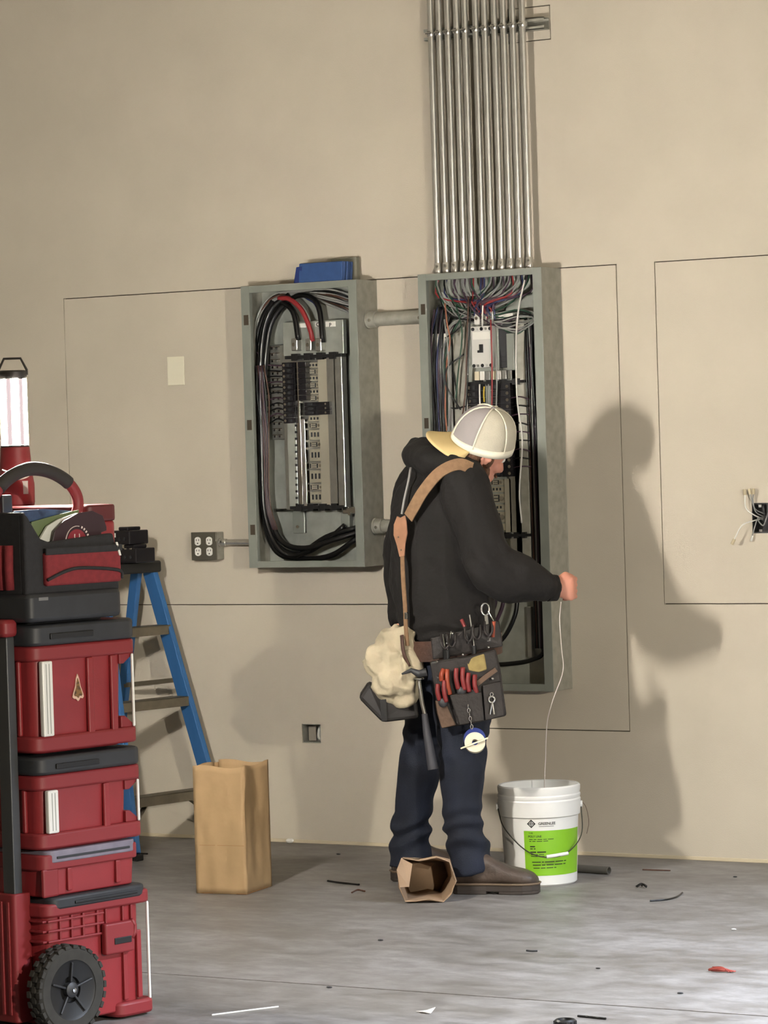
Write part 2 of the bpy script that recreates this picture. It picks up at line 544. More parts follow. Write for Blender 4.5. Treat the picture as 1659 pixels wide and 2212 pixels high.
# ---------------- the shorter panel
LX0, LX1, LZ0, LZ1 = -0.8936, -0.3856, 1.0527, 2.1108
lp = thing('electrical_cabinet', 'shorter open grey breaker panel left of the worker with thick black cables', 'electrical panel', (LX0, 0, LZ0))
enclosure(lp, LX0, LX1, LZ0, LZ1, (0.037, 0.036, 0.026, 0.024))
a, b = (-0.7821, -0.03, 1.268), (-0.5089, -0.03, 1.851)
MB().box((a[0], -0.05, a[2]), (b[0], -0.03, b[2])).build('chassis_plate', M_alu, lp, True, bevel=0.002)
a, b = (-0.7679, -0.035, 1.844), (-0.5014, -0.035, 1.971)
MB().box((a[0], -0.06, a[2]), (b[0], -0.035, b[2])).build('lug_plate', M_galvin, lp, True, bevel=0.002)
for (pa, pb, nm, m) in (((-0.5704, -0.05, 1.274), (-0.5318, -0.05, 1.831), 'side_rail', M_alu), ((-0.5399, -0.05, 1.273), (-0.5034, -0.05, 1.833), 'side_rail', M_alu),
                        ((-0.7526, -0.05, 1.277), (-0.7132, -0.05, 1.616), 'knockout_strip', M_galvin), ((-0.71, -0.062, 1.276), (-0.6732, -0.062, 1.606), 'bus_bar', M_chrome)):
    MB().box((pa[0], -0.075, pa[2]), (pb[0], -0.045, pb[2])).build(nm, m, lp, True, bevel=0.002)
for i in range(14):
    q = V((-0.7115, -0.076, 1.607)).lerp(V((-0.7193, -0.076, 1.286)), i / 13)
    MB().box((q.x - 0.005, -0.0765, q.z - 0.0042), (q.x + 0.005, -0.0748, q.z + 0.0042)).build('knockout', M_black, lp, True)
a, b = (-0.8389, -0.02, 1.532), (-0.7716, -0.02, 1.888)
nb = MB().box((a[0], -0.045, a[2]), (b[0], -0.006, b[2])).build('neutral_bar', M_alu, lp, True, bevel=0.002)
for i in range(15):
    z = a[2] + (b[2] - a[2]) * (i + 0.5) / 15
    for x in (a[0] + 0.014, a[0] + 0.036):
        MB().cyl((x, -0.044, z), (x, -0.050, z), 0.0045, n=8).build('screw', M_chrome, nb, True)
        MB().box((x - 0.010, -0.0465, z + 0.0045), (x + 0.010, -0.044, z + 0.007)).build('slot', M_groove, nb, True)
MB().cyl((-0.8383, -0.03, 1.265), (-0.7615, -0.03, 1.266), 0.006).build('standoff_bolt', M_chrome, lp, True, smooth=40)
MB().box((-0.5348, -0.05, 1.247), (-0.4783, -0.035, 1.273)).build('ground_lug', M_chrome, lp, True, bevel=0.003)
a, b = (-0.7762, -0.012, 1.176), (-0.7213, -0.012, 1.264)
MB().box((a[0], -0.02, a[2]), (b[0], -0.006, b[2])).build('bracket', M_steel, lp, True, bevel=0.003)
a, b = (-0.5559, -0.012, 1.194), (-0.5174, -0.012, 1.249)
MB().box((a[0], -0.03, a[2]), (b[0], -0.006, b[2])).build('bracket', M_steel, lp, True, bevel=0.003)
for p in ((-0.751, -0.021, 1.201), (-0.5024, -0.05, 1.247)):
    MB().cyl(p, V(p) + V((0, -0.006, 0)), 0.006, n=10).build('screw', M_chrome, lp, True, smooth=40)
# black insulator bridges above and below the breakers
for (pa, pb) in (((-0.746, -0.07, 1.833), (-0.4968, -0.07, 1.843)), ((-0.7446, -0.06, 1.265), (-0.5112, -0.06, 1.283))):
    ins = MB()
    n = 9
    for i in range(n):
        x = pa[0] + (pb[0] - pa[0]) * i / n
        hh = 0.006 + 0.007 * (i % 2)
        zc = (pa[2] + pb[2]) / 2
        ins.box((x, -0.085, zc - hh), (x + (pb[0] - pa[0]) / n * 0.98, -0.05, zc + hh))
    ins.build('insulator_bridge', M_black, lp, True)
# three lugs with clear covers
for px_ in ((-0.6988, -0.06, 1.89), (-0.6374, -0.06, 1.887), (-0.5927, -0.06, 1.885)):
    q = V(px_)
    MB().box(q + V((-0.015, 0.01, -0.028)), q + V((0.013, -0.03, 0.018))).build('lug', M_alu, lp, True, bevel=0.004)
    MB().cyl(q + V((0, -0.03, -0.005)), q + V((0, -0.037, -0.005)), 0.007, n=8).build('lug_screw', M_chrome, lp, True)
# breakers: full left column of 12, right column partly filled
zt, zb = (-0.7053, -0.07, 1.82)[2], (-0.7138, -0.07, 1.591)[2]
xa, xb, xc, xd = (-0.76, -0.075, 1.704)[0], (-0.7045, -0.075, 1.702)[0], (-0.686, -0.075, 1.702)[0], (-0.6513, -0.075, 1.7)[0]
hb = (zt - zb) / 11
for i in range(11):
    breaker(lp, xa, xb, zt - (i + 1) * hb, zt - i * hb, -0.085, -1)
for i in range(7):
    MB().box((xc, -0.092, zt - (i + 1) * hb + 0.001), (xd, -0.055, zt - i * hb - 0.001)).build('breaker_tail', M_breaker, lp, True, bevel=0.001)
za, ze = (-0.5994, -0.085, 1.667)[2], (-0.6011, -0.085, 1.619)[2]
x2, x3 = (-0.6571, -0.085, 1.649)[0], (-0.5514, -0.085, 1.645)[0]
for i in range(3):
    hz = (za - ze) / 3
    breaker(lp, x2, x3, za - (i + 1) * hz, za - i * hz, -0.092, 1)
MB().box(((-0.6927, -0.08, 1.823)[0], -0.09, (-0.7086, -0.08, 1.286)[2]), ((-0.6825, -0.08, 1.823)[0], -0.07, zt)).build('bus_bar', M_chrome, lp, True, bevel=0.001)
# stab tower: aluminium fingers with cut windows, where no breaker is fitted
def stab(t, pa, pb, ridx):
    q0, q1 = V(pa), V(pb)
    x0, x1, z0, z1 = q0.x, q1.x, min(q0.z, q1.z), max(q0.z, q1.z)
    s = MB().box((x0, -0.062, z0), (x1, -0.05, z1)).build('stab_plate', mat('stab_tin', (206, 200, 180), 0.35, metal=0.6, var=0.08, vscale=40), t, True, bevel=0.001)
    w = x1 - x0
    if ridx % 2:
        MB().cyl((x0 + w * 0.78, -0.061, (z0 + z1) / 2), (x0 + w * 0.78, -0.068, (z0 + z1) / 2), (z1 - z0) * 0.26, n=12).build('stab_screw', M_chrome, s, True, smooth=40)
        for qa, qb in ((0.06, 0.14), (0.52, 0.60)):
            MB().box((x0 + w * qa, -0.0632, z0 + (z1 - z0) * 0.12), (x0 + w * qb, -0.0615, z1 - (z1 - z0) * 0.1)).build('stab_window', M_dark, s, True)
        for qa, qb in ((0.10, 0.2), (0.45, 0.55), (0.8, 0.9)):
            MB().box((x0 + w * 0.2, -0.0632, z0 + (z1 - z0) * qa), (x0 + w * 0.5, -0.0615, z0 + (z1 - z0) * qb)).build('stab_window', M_dark, s, True)
    else:
        for k in range(3):
            MB().box((x0 + w * (0.14 + 0.24 * k), -0.0632, z0 + (z1 - z0) * 0.3), (x0 + w * (0.26 + 0.24 * k), -0.0615, z1 - (z1 - z0) * 0.25)).build('stab_window', M_dark, s, True)
for i, (ya, yb) in enumerate(((783, 795), (797, 809), (811, 823), (826, 838), (840, 852), (854, 866), (898, 910), (913, 925), (928, 950), (954, 966), (970, 996), (1000, 1012), (1016, 1042), (1046, 1058), (1062, 1086))):
    pa = [(-0.6616, -0.06, 1.788), (-0.6637, -0.06, 1.562), (-0.668, -0.06, 1.336)][0 if i < 6 else (1 if i < 11 else 2)]
    pb = [(-0.6024, -0.06, 1.785), (-0.6046, -0.06, 1.56), (-0.6026, -0.06, 1.335)][0 if i < 6 else (1 if i < 11 else 2)]
    f = lambda yy: LZ1 + (yy - 613) * ((-0.6287, -0.06, 1.292)[2] - LZ1) / (1085 - 613)
    stab(lp, (pa[0], 0, f(yb)), (pb[0], 0, f(ya)), i)
for pa, pb in (((-0.6117, -0.055, 1.283), (-0.5796, -0.055, 1.827)),):
    MB().box((pa[0], -0.07, pa[2]), (pb[0] + 0.016, -0.05, pb[2])).build('number_strip', mat('number_strip_tin', (196, 190, 172), 0.4, metal=0.5), lp, True)
# cover labels at the top
for pa, pb in (((-0.6954, -0.062, 1.948), (-0.6558, -0.062, 1.964)), ((-0.6217, -0.062, 1.949), (-0.5987, -0.062, 1.965)), ((-0.5749, -0.062, 1.946), (-0.5316, -0.062, 1.965))):
    MB().box((pa[0], -0.0632, pa[2]), (pb[0], -0.0615, pb[2])).build('label_plate', M_white, lp, True)
vs_, fs_ = text_mesh('P', 0.020, True)
q = V((-0.5595, -0.064, 1.946)); MB().add([(q.x + x, -0.0645, q.z + y) for x, y, z in vs_], fs_).build('letter', M_black, lp, True)
vs_, fs_ = text_mesh('C', 0.020, True)
q = V((-0.6163, -0.064, 1.95)); MB().add([(q.x + x, -0.0645, q.z + y) for x, y, z in vs_], fs_).build('letter', M_black, lp, True)
# thick feeder cables
wires(lp, 'feeder_cable', M_blackwire, [
    [(-0.5201, -0.06, 1.204), (-0.6076, -0.07, 1.141), (-0.7083, -0.075, 1.101), (-0.8033, -0.07, 1.126), (-0.8645, -0.06, 1.218), (-0.8773, -0.06, 1.376), (-0.8806, -0.06, 1.621), (-0.8782, -0.06, 1.796), (-0.8471, -0.06, 1.961), (-0.7858, -0.06, 2.045), (-0.7115, -0.075, 2.011), (-0.6858, -0.08, 1.901)],
    [(-0.4666, -0.06, 1.177), (-0.5573, -0.085, 1.152), (-0.6775, -0.09, 1.122), (-0.7786, -0.085, 1.144), (-0.8323, -0.08, 1.235), (-0.8548, -0.08, 1.411), (-0.8498, -0.08, 1.655), (-0.8343, -0.08, 1.846), (-0.8024, -0.07, 1.985), (-0.7025, -0.06, 2.067), (-0.6053, -0.07, 2.036), (-0.5781, -0.08, 1.888)],
    [(-0.4734, -0.05, 1.157), (-0.5851, -0.06, 1.092), (-0.7184, -0.06, 1.083), (-0.8249, -0.06, 1.109), (-0.8814, -0.05, 1.218), (-0.8999, -0.05, 1.393), (-0.9046, -0.05, 1.657), (-0.8988, -0.05, 1.867), (-0.865, -0.05, 1.988), (-0.8126, -0.05, 2.055)],
    [(-0.4761, -0.05, 1.194), (-0.5967, -0.07, 1.162), (-0.7259, -0.08, 1.095), (-0.8017, -0.095, 1.131), (-0.8542, -0.09, 1.254), (-0.8595, -0.09, 1.446), (-0.8565, -0.09, 1.69), (-0.8424, -0.09, 1.899), (-0.805, -0.08, 2.019), (-0.7331, -0.06, 2.074)]], 0.0105, 6, 9)
wires(lp, 'feeder_cable', M_redwire, [[(-0.7746, -0.07, 2.062), (-0.721, -0.08, 2.057), (-0.661, -0.09, 2.012), (-0.627, -0.09, 1.938), (-0.6247, -0.08, 1.895)]], 0.0095, 6, 9)
wires(lp, 'feeder_cable', M_bluewire, [[(-0.6678, -0.05, 2.065), (-0.6176, -0.06, 2.037), (-0.5989, -0.06, 1.992)]], 0.0085, 6, 8)
# grey and black branch wires bundled along the top, left and to the neutral bar
gw = []
for i in range(14):
    o = i * 3.2
    gw.append(((-0.4832, -0.03, 2.057), (-0.5978, -0.03, 2.087), i))
for i in range(13):
    z = i / 12
    a0 = V((-0.491, -0.02, 2.064)).lerp(V((-0.4915, -0.02, 1.995)), z); a1 = V((-0.5672, -0.03, 2.087)).lerp(V((-0.5694, -0.03, 2.026)), z)
    a2 = V((-0.6835, -0.04, 2.089)).lerp(V((-0.6803, -0.03, 2.067)), z); a3 = V((-0.8287, -0.04, 2.074)).lerp(V((-0.7843, -0.03, 2.046)), z)
    a4 = V((-0.8879, -0.05, 1.989)).lerp(V((-0.8591, -0.03, 1.988)), z); a5 = V((-0.9008, -0.05, 1.867)).lerp(V((-0.8825, -0.03, 1.866)), z)
    jj = lambda: V((random.uniform(-.004, .004), random.uniform(-.015, .01), random.uniform(-.004, .004)))
    wires(lp, 'branch_wire', [M_greywire, M_greywire, M_blackwire, M_greywire, M_brownwire, M_greywire][i % 6], [[a0, a1 + jj(), a2 + jj(), a3 + jj(), a4 + jj(), a5 + jj()]], 0.0042, 5, 6)
for i in range(11):
    z = i / 10
    e0 = V((-0.7936, -0.055, 1.81)).lerp(V((-0.8011, -0.055, 1.61)), z); e1 = V((-0.8461, -0.06, 1.821)).lerp(V((-0.8504, -0.06, 1.594)), z)
    e2 = V((-0.871, -0.08, 1.865)).lerp(V((-0.8705, -0.08, 1.656)), z)
    e3 = V((xa, -0.08, zt - (i + 0.5) * hb))
    wires(lp, 'branch_wire', M_blackwire if i % 3 else M_purplewire, [[e3, e0 + V((0, -0.012, 0)), e1 + V((0, random.uniform(-.02, .0), 0)), e2]], 0.0026, 5, 5)
for i in range(9):
    z = i / 8
    wires(lp, 'branch_wire', [M_purplewire, M_blackwire, M_brownwire][i % 3], [[V((-0.8662, -0.1, 1.813)) + V((z * .035, 0, 0)), V((-0.8646, -0.1, 1.69)) + V((z * .04, random.uniform(-.01, .02), 0)), V((-0.8523, -0.095, 1.55)) + V((z * .03, 0, 0)), V((-0.8522, -0.09, 1.306)) + V((z * .022, 0, 0)), V((-0.8195, -0.09, 1.183)) + V((z * .02, 0, .01))]], 0.0026, 5, 5)

# ---------------- the taller panel
RX0, RX1, RZ0, RZ1 = -0.1244, 0.3836, 0.6018, 2.114
rp = thing('electrical_cabinet', 'taller open grey breaker panel the worker stands at, under the conduits', 'electrical panel', (RX0, 0, RZ0))
enclosure(rp, RX0, RX1, RZ0, RZ1, (0.034, 0.036, 0.024, 0.026))
a, b = (-0.0051, -0.04, 1.157), (0.2295, -0.04, 1.962)
MB().box((a[0], -0.055, a[2]), (b[0], -0.03, b[2])).build('chassis_plate', M_galvin, rp, True, bevel=0.002)
for pa, pb, nm, m in (((0.1846, -0.055, 1.018), (0.2348, -0.055, 1.936), 'side_rail', M_alu), ((0.2093, -0.055, 1.018), (0.2669, -0.055, 1.935), 'side_rail', M_galv), ((-0.0303, -0.045, 1.019), (0.0251, -0.045, 1.946), 'side_rail', M_galv),
                      ((-0.154, -0.01, 1.512), (-0.0485, -0.01, 1.899), 'neutral_bar', M_white)):
    MB().box((pa[0], -0.07, pa[2]), (pb[0], -0.01, pb[2])).build(nm, m, rp, True, bevel=0.002)
# the big white main breaker
a, b = V((0.0707, -0.1, 1.767)), V((0.158, -0.1, 1.917))
mb_ = MB().box((a.x, -0.112, a.z), (b.x, -0.05, b.z)).build('main_breaker', mat('main_breaker_grey_white', (214, 212, 206), 0.4), rp, True, bevel=0.004)
w, h = b.x - a.x, b.z - a.z
MB().box((a.x + w * 0.40, -0.118, a.z + h * 0.36), (a.x + w * 0.56, -0.112, a.z + h * 0.56)).build('toggle', M_black, mb_, True, bevel=0.001)
MB().box((a.x + w * 0.30, -0.116, a.z + h * 0.36), (a.x + w * 0.44, -0.112, a.z + h * 0.42)).build('toggle', M_black, mb_, True, bevel=0.001)
for i in range(5):
    for zz in (0.05, 0.93):
        MB().cyl((a.x + w * (0.1 + 0.2 * i), -0.111, a.z + h * zz), (a.x + w * (0.1 + 0.2 * i), -0.1135, a.z + h * zz), 0.0065 if i % 2 == 0 else 0.005, n=10).build('terminal_screw', M_black if i % 2 == 0 else M_alu, mb_, True)
MB().box((a.x + w * 0.08, -0.1128, a.z + h * 0.68), (a.x + w * 0.92, -0.1118, a.z + h * 0.86)).build('rating_label', M_white, mb_, True)
a2, b2 = V((0.0761, -0.1, 1.923)), V((0.1598, -0.1, 1.969))
for i in range(3):
    x = a2.x + (b2.x - a2.x) * (i + 0.5) / 3
    MB().box((x - 0.012, -0.10, a2.z), (x + 0.012, -0.06, b2.z)).build('lug', [M_white, M_alu, M_alu][i], rp, True, bevel=0.003)
    MB().cyl((x, -0.10, (a2.z + b2.z) / 2), (x, -0.106, (a2.z + b2.z) / 2), 0.006, n=8).build('lug_screw', M_chrome, rp, True)
# grey filler plates and a dark cover right of the main breaker
for pa, pb, nm, m, y in (((0.136, -0.07, 1.756), (0.1682, -0.07, 1.917), 'filler_plate', M_steel, -0.085), ((0.1575, -0.06, 1.764), (0.2238, -0.06, 1.923), 'dark_cover', M_dark, -0.08), ((0.2028, -0.06, 1.754), (0.2339, -0.06, 1.886), 'filler_plate', M_steel, -0.09),
                      ((0.1633, -0.06, 1.933), (0.2253, -0.06, 1.966), 'lug_block', M_white, -0.075)):
    MB().box((pa[0], y, pa[2]), (pb[0], -0.05, pb[2])).build(nm, m, rp, True, bevel=0.002)
a, b = V((0.0715, -0.08, 1.722)), V((0.2061, -0.08, 1.754))
for i in range(6):
    x = a.x + (b.x - a.x) * i / 6
    MB().box((x, -0.098, a.z), (x + (b.x - a.x) / 6 * 0.86, -0.05, b.z)).build('terminal_block', [mat('terminal_cream', (216, 205, 176), 0.45), M_white, M_alu][i % 3], rp, True, bevel=0.002)
for pa, pb in (((0.0325, -0.08, 1.707), (0.271, -0.08, 1.718)), ((0.1269, -0.06, 1.15), (0.27, -0.06, 1.168))):
    ins = MB()
    for i in range(9):
        x = pa[0] + (pb[0] - pa[0]) * i / 9
        zc, hh = (pa[2] + pb[2]) / 2, 0.005 + 0.006 * (i % 2)
        ins.box((x, -0.085, zc - hh), (x + (pb[0] - pa[0]) / 9 * 0.98, -0.05, zc + hh))
    ins.build('insulator_bridge', M_black, rp, True)
# right breaker column, left breaker column (mostly behind the worker)
zt, zb = (0.191, -0.09, 1.708)[2], (0.1795, -0.09, 1.371)[2]
xa, xb = (0.1395, -0.09, 1.539)[0], (0.2155, -0.09, 1.537)[0]
n = 14
for i in range(n):
    hz = (zt - zb) / n
    breaker(rp, xa, xb, zt - (i + 1) * hz, zt - i * hz, -0.095, 1)
xa2, xb2 = (0.0391, -0.09, 1.626)[0], (0.0928, -0.09, 1.624)[0]
for i in range(8):
    hz = (zt - zb) / n
    breaker(rp, xa2, xb2, zt - (i + 1) * hz, zt - i * hz, -0.095, -1)
for i, (ya, yb) in enumerate(((1036, 1048), (1051, 1063), (1067, 1086), (1090, 1102), (1106, 1128), (1131, 1146))):
    f = lambda yy: (0.1533, -0.06, 1.361)[2] + (yy - 1036) * ((0.1469, -0.06, 1.176)[2] - (0.1533, -0.06, 1.361)[2]) / 110
    stab(rp, ((0.1062, -0.06, 1.271)[0], 0, f(yb)), ((0.1635, -0.06, 1.27)[0], 0, f(ya)), i + 1)
pa, pb = (0.1669, -0.055, 1.169), (0.1925, -0.055, 1.363)
MB().box((pa[0], -0.07, pa[2]), (pb[0], -0.05, pb[2])).build('number_strip', mat('number_strip_tin', (196, 190, 172), 0.4, metal=0.5), rp, True)
MB().box((0.2198, -0.03, 0.7146), (0.2381, -0.01, 0.898)).build('ground_bar', M_alu, rp, True, bevel=0.002)
# wiring: grey arcs fanning from the conduits at the top
random.seed(11)
CX = [-0.0863, -0.0514, -0.0156, 0.022, 0.0566, 0.1007, 0.1379, 0.1778, 0.2148, 0.2525, 0.2921]
def jit(s=0.006): return V((random.uniform(-s, s), random.uniform(-s, s) * 1.6, random.uniform(-s, s)))
for i, cx in enumerate(CX):
    for k in range(6):
        s = V((cx + (k - 2.5) * 0.0028, -0.062 - 0.004 * (k % 2), RZ1 - 0.004))
        mcol = [M_greywire, M_greenwire, M_blackwire, M_greywire, M_greywire, M_purplewire][(k + i) % 6]
        if i < 5 and k < 4:                # swing right along the arc, then down the left gutter or across
            e = [s, s + V((0.006, -0.01, -0.05)), V((cx + 0.07, -0.09, RZ1 - 0.125 - 0.012 * k)) + jit(), V((0.13 + 0.03 * k, -0.085, RZ1 - 0.155 - 0.018 * k - 0.004 * i)) + jit(),
                 V((0.27, -0.07, RZ1 - 0.15 - 0.02 * k)) + jit(), V((0.325 + 0.004 * k, -0.06, RZ1 - 0.23)) + jit(), V((0.328 + 0.004 * k, -0.06, RZ1 - 0.62 - 0.05 * k))]
        elif i >= 6 and k < 4:             # swing left and down the left gutter
            e = [s, s + V((-0.01, -0.01, -0.05)), V((cx - 0.09, -0.08, RZ1 - 0.10 - 0.01 * k)) + jit(), V((0.03 - 0.02 * k, -0.08, RZ1 - 0.15 - 0.014 * k)) + jit(),
                 V((-0.055 + 0.006 * k, -0.075, RZ1 - 0.27)) + jit(), V((-0.062 + 0.009 * k, -0.08, RZ1 - 0.5)) + jit(), V((-0.06 + 0.009 * k, -0.08, RZ1 - 0.95)) + jit()]
        else:                              # straight down to the lugs
            e = [s, s + V((0.002, -0.012, -0.08)), V((0.065 + 0.013 * ((i + k) % 8), -0.10, RZ1 - 0.12)) + jit(), V((0.075 + 0.012 * ((i * 2 + k) % 8), -0.088, RZ1 - 0.185)) + jit(0.003)]
            mcol = [M_purplewire, M_redwire, M_bluewire, M_purplewire][(i + k) % 4]
        wires(rp, 'branch_wire', mcol, [e], 0.0030, 4, 5)
# dark bundle in the left gutter, loose strands beside it
for i in range(22):
    x = (-0.1281, -0.06, 1.767)[0] + (i % 11) * 0.0055
    y = -0.045 - 0.03 * (i // 11)
    m_ = [M_blackwire, M_blackwire, M_bluewire, M_purplewire, M_blackwire][i % 5]
    wires(rp, 'branch_wire', m_, [[V((x + 0.03, y, (-0.0948, -0.06, 1.994)[2])) + jit(.01), V((x + 0.008, y, (-0.1078, -0.06, 1.901)[2])) + jit(.005), V((x, y, (-0.1281, -0.06, 1.767)[2])) + jit(.004), V((x, y, (-0.128, -0.06, 1.546)[2])) + jit(.004), V((x + .005, y, (-0.1237, -0.06, 1.224)[2])) + jit(.004), V((x + .03, y, (-0.1106, -0.06, 0.9861)[2]))]], 0.0034, 5, 5)
for e, m_ in (([(-0.0347, -0.11, 2.006), (-0.0249, -0.115, 1.93), (-0.0154, -0.115, 1.871), (-0.0349, -0.11, 1.78), (-0.0517, -0.1, 1.629), (-0.0545, -0.09, 1.544)], M_orangewire), ([(0.0322, -0.1, 1.819), (-0.0305, -0.115, 1.771), (-0.0347, -0.115, 1.704), (0.0117, -0.1, 1.618)], M_blackwire),
              ([(-0.0387, -0.11, 1.948), (-0.0246, -0.115, 1.83), (-0.0282, -0.11, 1.695), (-0.0392, -0.1, 1.544)], M_greywire),
              ([(0.0586, -0.1, 2.027), (0.0524, -0.115, 1.826), (0.0389, -0.115, 1.659), (0.0052, -0.1, 1.543)], M_brownwire), ([(0.0701, -0.1, 2.027), (0.0572, -0.11, 1.826), (0.0493, -0.11, 1.709), (0.0301, -0.1, 1.593)], M_blackwire),
              ([(-0.0429, -0.1, 1.881), (0.0024, -0.1, 1.904), (0.0321, -0.1, 1.928)], M_blackwire), ([(0.0056, -0.1, 1.996), (0.0271, -0.1, 1.895), (0.0071, -0.1, 1.761), (-0.0061, -0.1, 1.661)], M_greenwire), ([(-0.0274, -0.08, 1.763), (-0.0162, -0.08, 1.695), (-0.0147, -0.08, 1.627)], M_blackwire), ([(-0.0514, -0.08, 1.629), (-0.013, -0.09, 1.624), (0.0202, -0.08, 1.63)], M_blackwire),
              ([(0.1583, -0.12, 1.938), (0.1609, -0.124, 1.838), (0.156, -0.12, 1.705), (0.1446, -0.11, 1.589)], M_redwire), ([(0.1743, -0.115, 1.821), (0.1744, -0.12, 1.688), (0.1611, -0.11, 1.572)], M_greywire),
              ([(0.1277, -0.12, 1.99), (0.1255, -0.122, 1.948), (0.1221, -0.118, 1.915)], M_white), ([(0.1234, -0.12, 1.698), (0.1234, -0.125, 1.673), (0.1215, -0.12, 1.643)], mat('yellow_wire_insulation', (210, 180, 60), 0.4)), ([(0.1046, -0.12, 1.707), (0.1062, -0.125, 1.674), (0.1037, -0.12, 1.624)], M_white), ([(0.1408, -0.12, 1.706), (0.1424, -0.125, 1.673), (0.1393, -0.12, 1.606)], M_greywire)):
    wires(rp, 'loose_wire', m_, [e], 0.003, 6, 6)
# the white pull wire hanging through the taller panel
wires(rp, 'white_pull_wire', mat('pull_wire_white', (216, 212, 204), 0.35), [[(0.3061, -0.13, 2.072), (0.2808, -0.135, 1.966), (0.2674, -0.135, 1.85), (0.2645, -0.135, 1.652), (0.2801, -0.135, 1.502), (0.2599, -0.13, 1.32), (0.26, -0.12, 1.204)]], 0.0034, 8, 6)
# right gutter bundle with tie bands
for i in range(12):
    x = (0.2674, -0.05, 1.751)[0] + (i % 6) * 0.0055
    y = -0.035 - 0.03 * (i // 6)
    wires(rp, 'branch_wire', [M_blackwire, M_brownwire, M_blackwire, M_greywire, M_purplewire, M_blackwire][i % 6], [[V((x, y, (0.2742, -0.05, 1.951)[2])) + jit(.004), V((x, y, (0.2674, -0.05, 1.751)[2])) + jit(.004), V((x + .004, y, (0.2732, -0.05, 1.418)[2])) + jit(.003), V((x + .004, y, (0.2747, -0.05, 1.017)[2])), V((x + .006, y, (0.277, -0.05, 0.7499)[2]))]], 0.0036, 5, 5)
for i in range(9):
    q = V((0.2254, -0.08, 1.653)).lerp(V((0.2282, -0.08, 1.403)), i / 8)
    wires(rp, 'branch_wire', M_blackwire if i % 2 else M_purplewire, [[q + V((-.015, -.005, 0)), q + V((0.03, -0.025, 0.004)), q + V((0.062, -0.01, -0.006 + 0.004 * (i % 3)))]], 0.0026, 5, 5)
# thick feeders at the bottom
wires(rp, 'feeder_cable', M_blackwire, [[(0.2124, -0.08, 0.9355), (0.2014, -0.085, 0.8689), (0.157, -0.085, 0.7935), (0.0955, -0.08, 0.7509)], [(0.2993, -0.06, 0.9175), (0.305, -0.06, 0.7507), (0.2599, -0.07, 0.7094), (0.1645, -0.07, 0.6936), (0.0632, -0.06, 0.6886)], [(0.263, -0.05, 1.117), (0.2717, -0.05, 0.9838), (0.2804, -0.05, 0.8501), (0.2983, -0.055, 0.742)]], 0.0085, 6, 8)
wires(rp, 'feeder_cable', M_purplewire, [[(0.1559, -0.08, 0.9524), (0.1512, -0.085, 0.9024), (0.1178, -0.08, 0.8434), (0.0781, -0.08, 0.8013)], [(0.1257, -0.08, 0.9609), (0.1188, -0.085, 0.9025), (0.0792, -0.08, 0.8349)]], 0.0075, 6, 8)

# ---------------- conduits, strut and pipe nipples
strut_z = 2.992
for i, cx in enumerate(CX):
    t = thing('electrical_conduit', '', 'conduit', (cx, -0.062, RZ1), group='row of vertical conduits above the taller panel')
    order = ['leftmost', 'second from the left', 'third from the left', 'fourth from the left', 'fifth from the left', 'middle one', 'fifth from the right', 'fourth from the right', 'third from the right', 'second from the right', 'rightmost'][i]
    t['label'] = 'shiny vertical steel conduit, %s of the eleven above the taller panel' % order
    MB().cyl((0, 0, 0.03), (0, 0, ZC - RZ1), 0.0117, n=20).build('pipe', M_emt, t, smooth=40)
    MB().lathe([(0.0145, 0.002), (0.0155, 0.004), (0.0155, 0.022), (0.0138, 0.026), (0.0138, 0.040), (0.0125, 0.043)], 20).build('connector', M_emt, t, smooth=35)
    MB().cyl((0.004, -0.014, 0.031), (0.005, -0.021, 0.031), 0.004, n=8).build('set_screw', M_chrome, t, smooth=40)
    q = strut_z - RZ1
    c = MB()
    ring = []
    for s in (-1, 1):
        c.tube([(s * 0.0128, 0.012, q), (s * 0.0128, -0.004, q), (s * 0.010, -0.0105, q), (s * 0.004, -0.0135, q), (s * 0.003, -0.020, q)], 0.0095, 6, flat=0.13, ref=(0, 0, 1))
    c.build('strap', M_emt, t, smooth=40)
    MB().cyl((-0.011, -0.019, q), (0.009, -0.019, q), 0.0038, n=8).build('strap_bolt', M_chrome, t, smooth=40)
st = MB()
sx0, sx1 = -0.128, (0.3685, -0.02, 2.989)[0]
zz = strut_z
for a, b in (((-0.042, zz - 0.021), (-0.040, zz - 0.009)), ((-0.042, zz + 0.009), (-0.040, zz + 0.021)), ((-0.042, zz - 0.021), (-0.001, zz - 0.0185)), ((-0.042, zz + 0.0185), (-0.001, zz + 0.021)), ((-0.003, zz - 0.021), (-0.001, zz + 0.021))):
    st.box((sx0, a[0], a[1]), (sx1, b[0], b[1]))
tag(st.build('strut_channel', M_galv), 'slotted steel strut channel behind the conduit straps', 'strut channel')
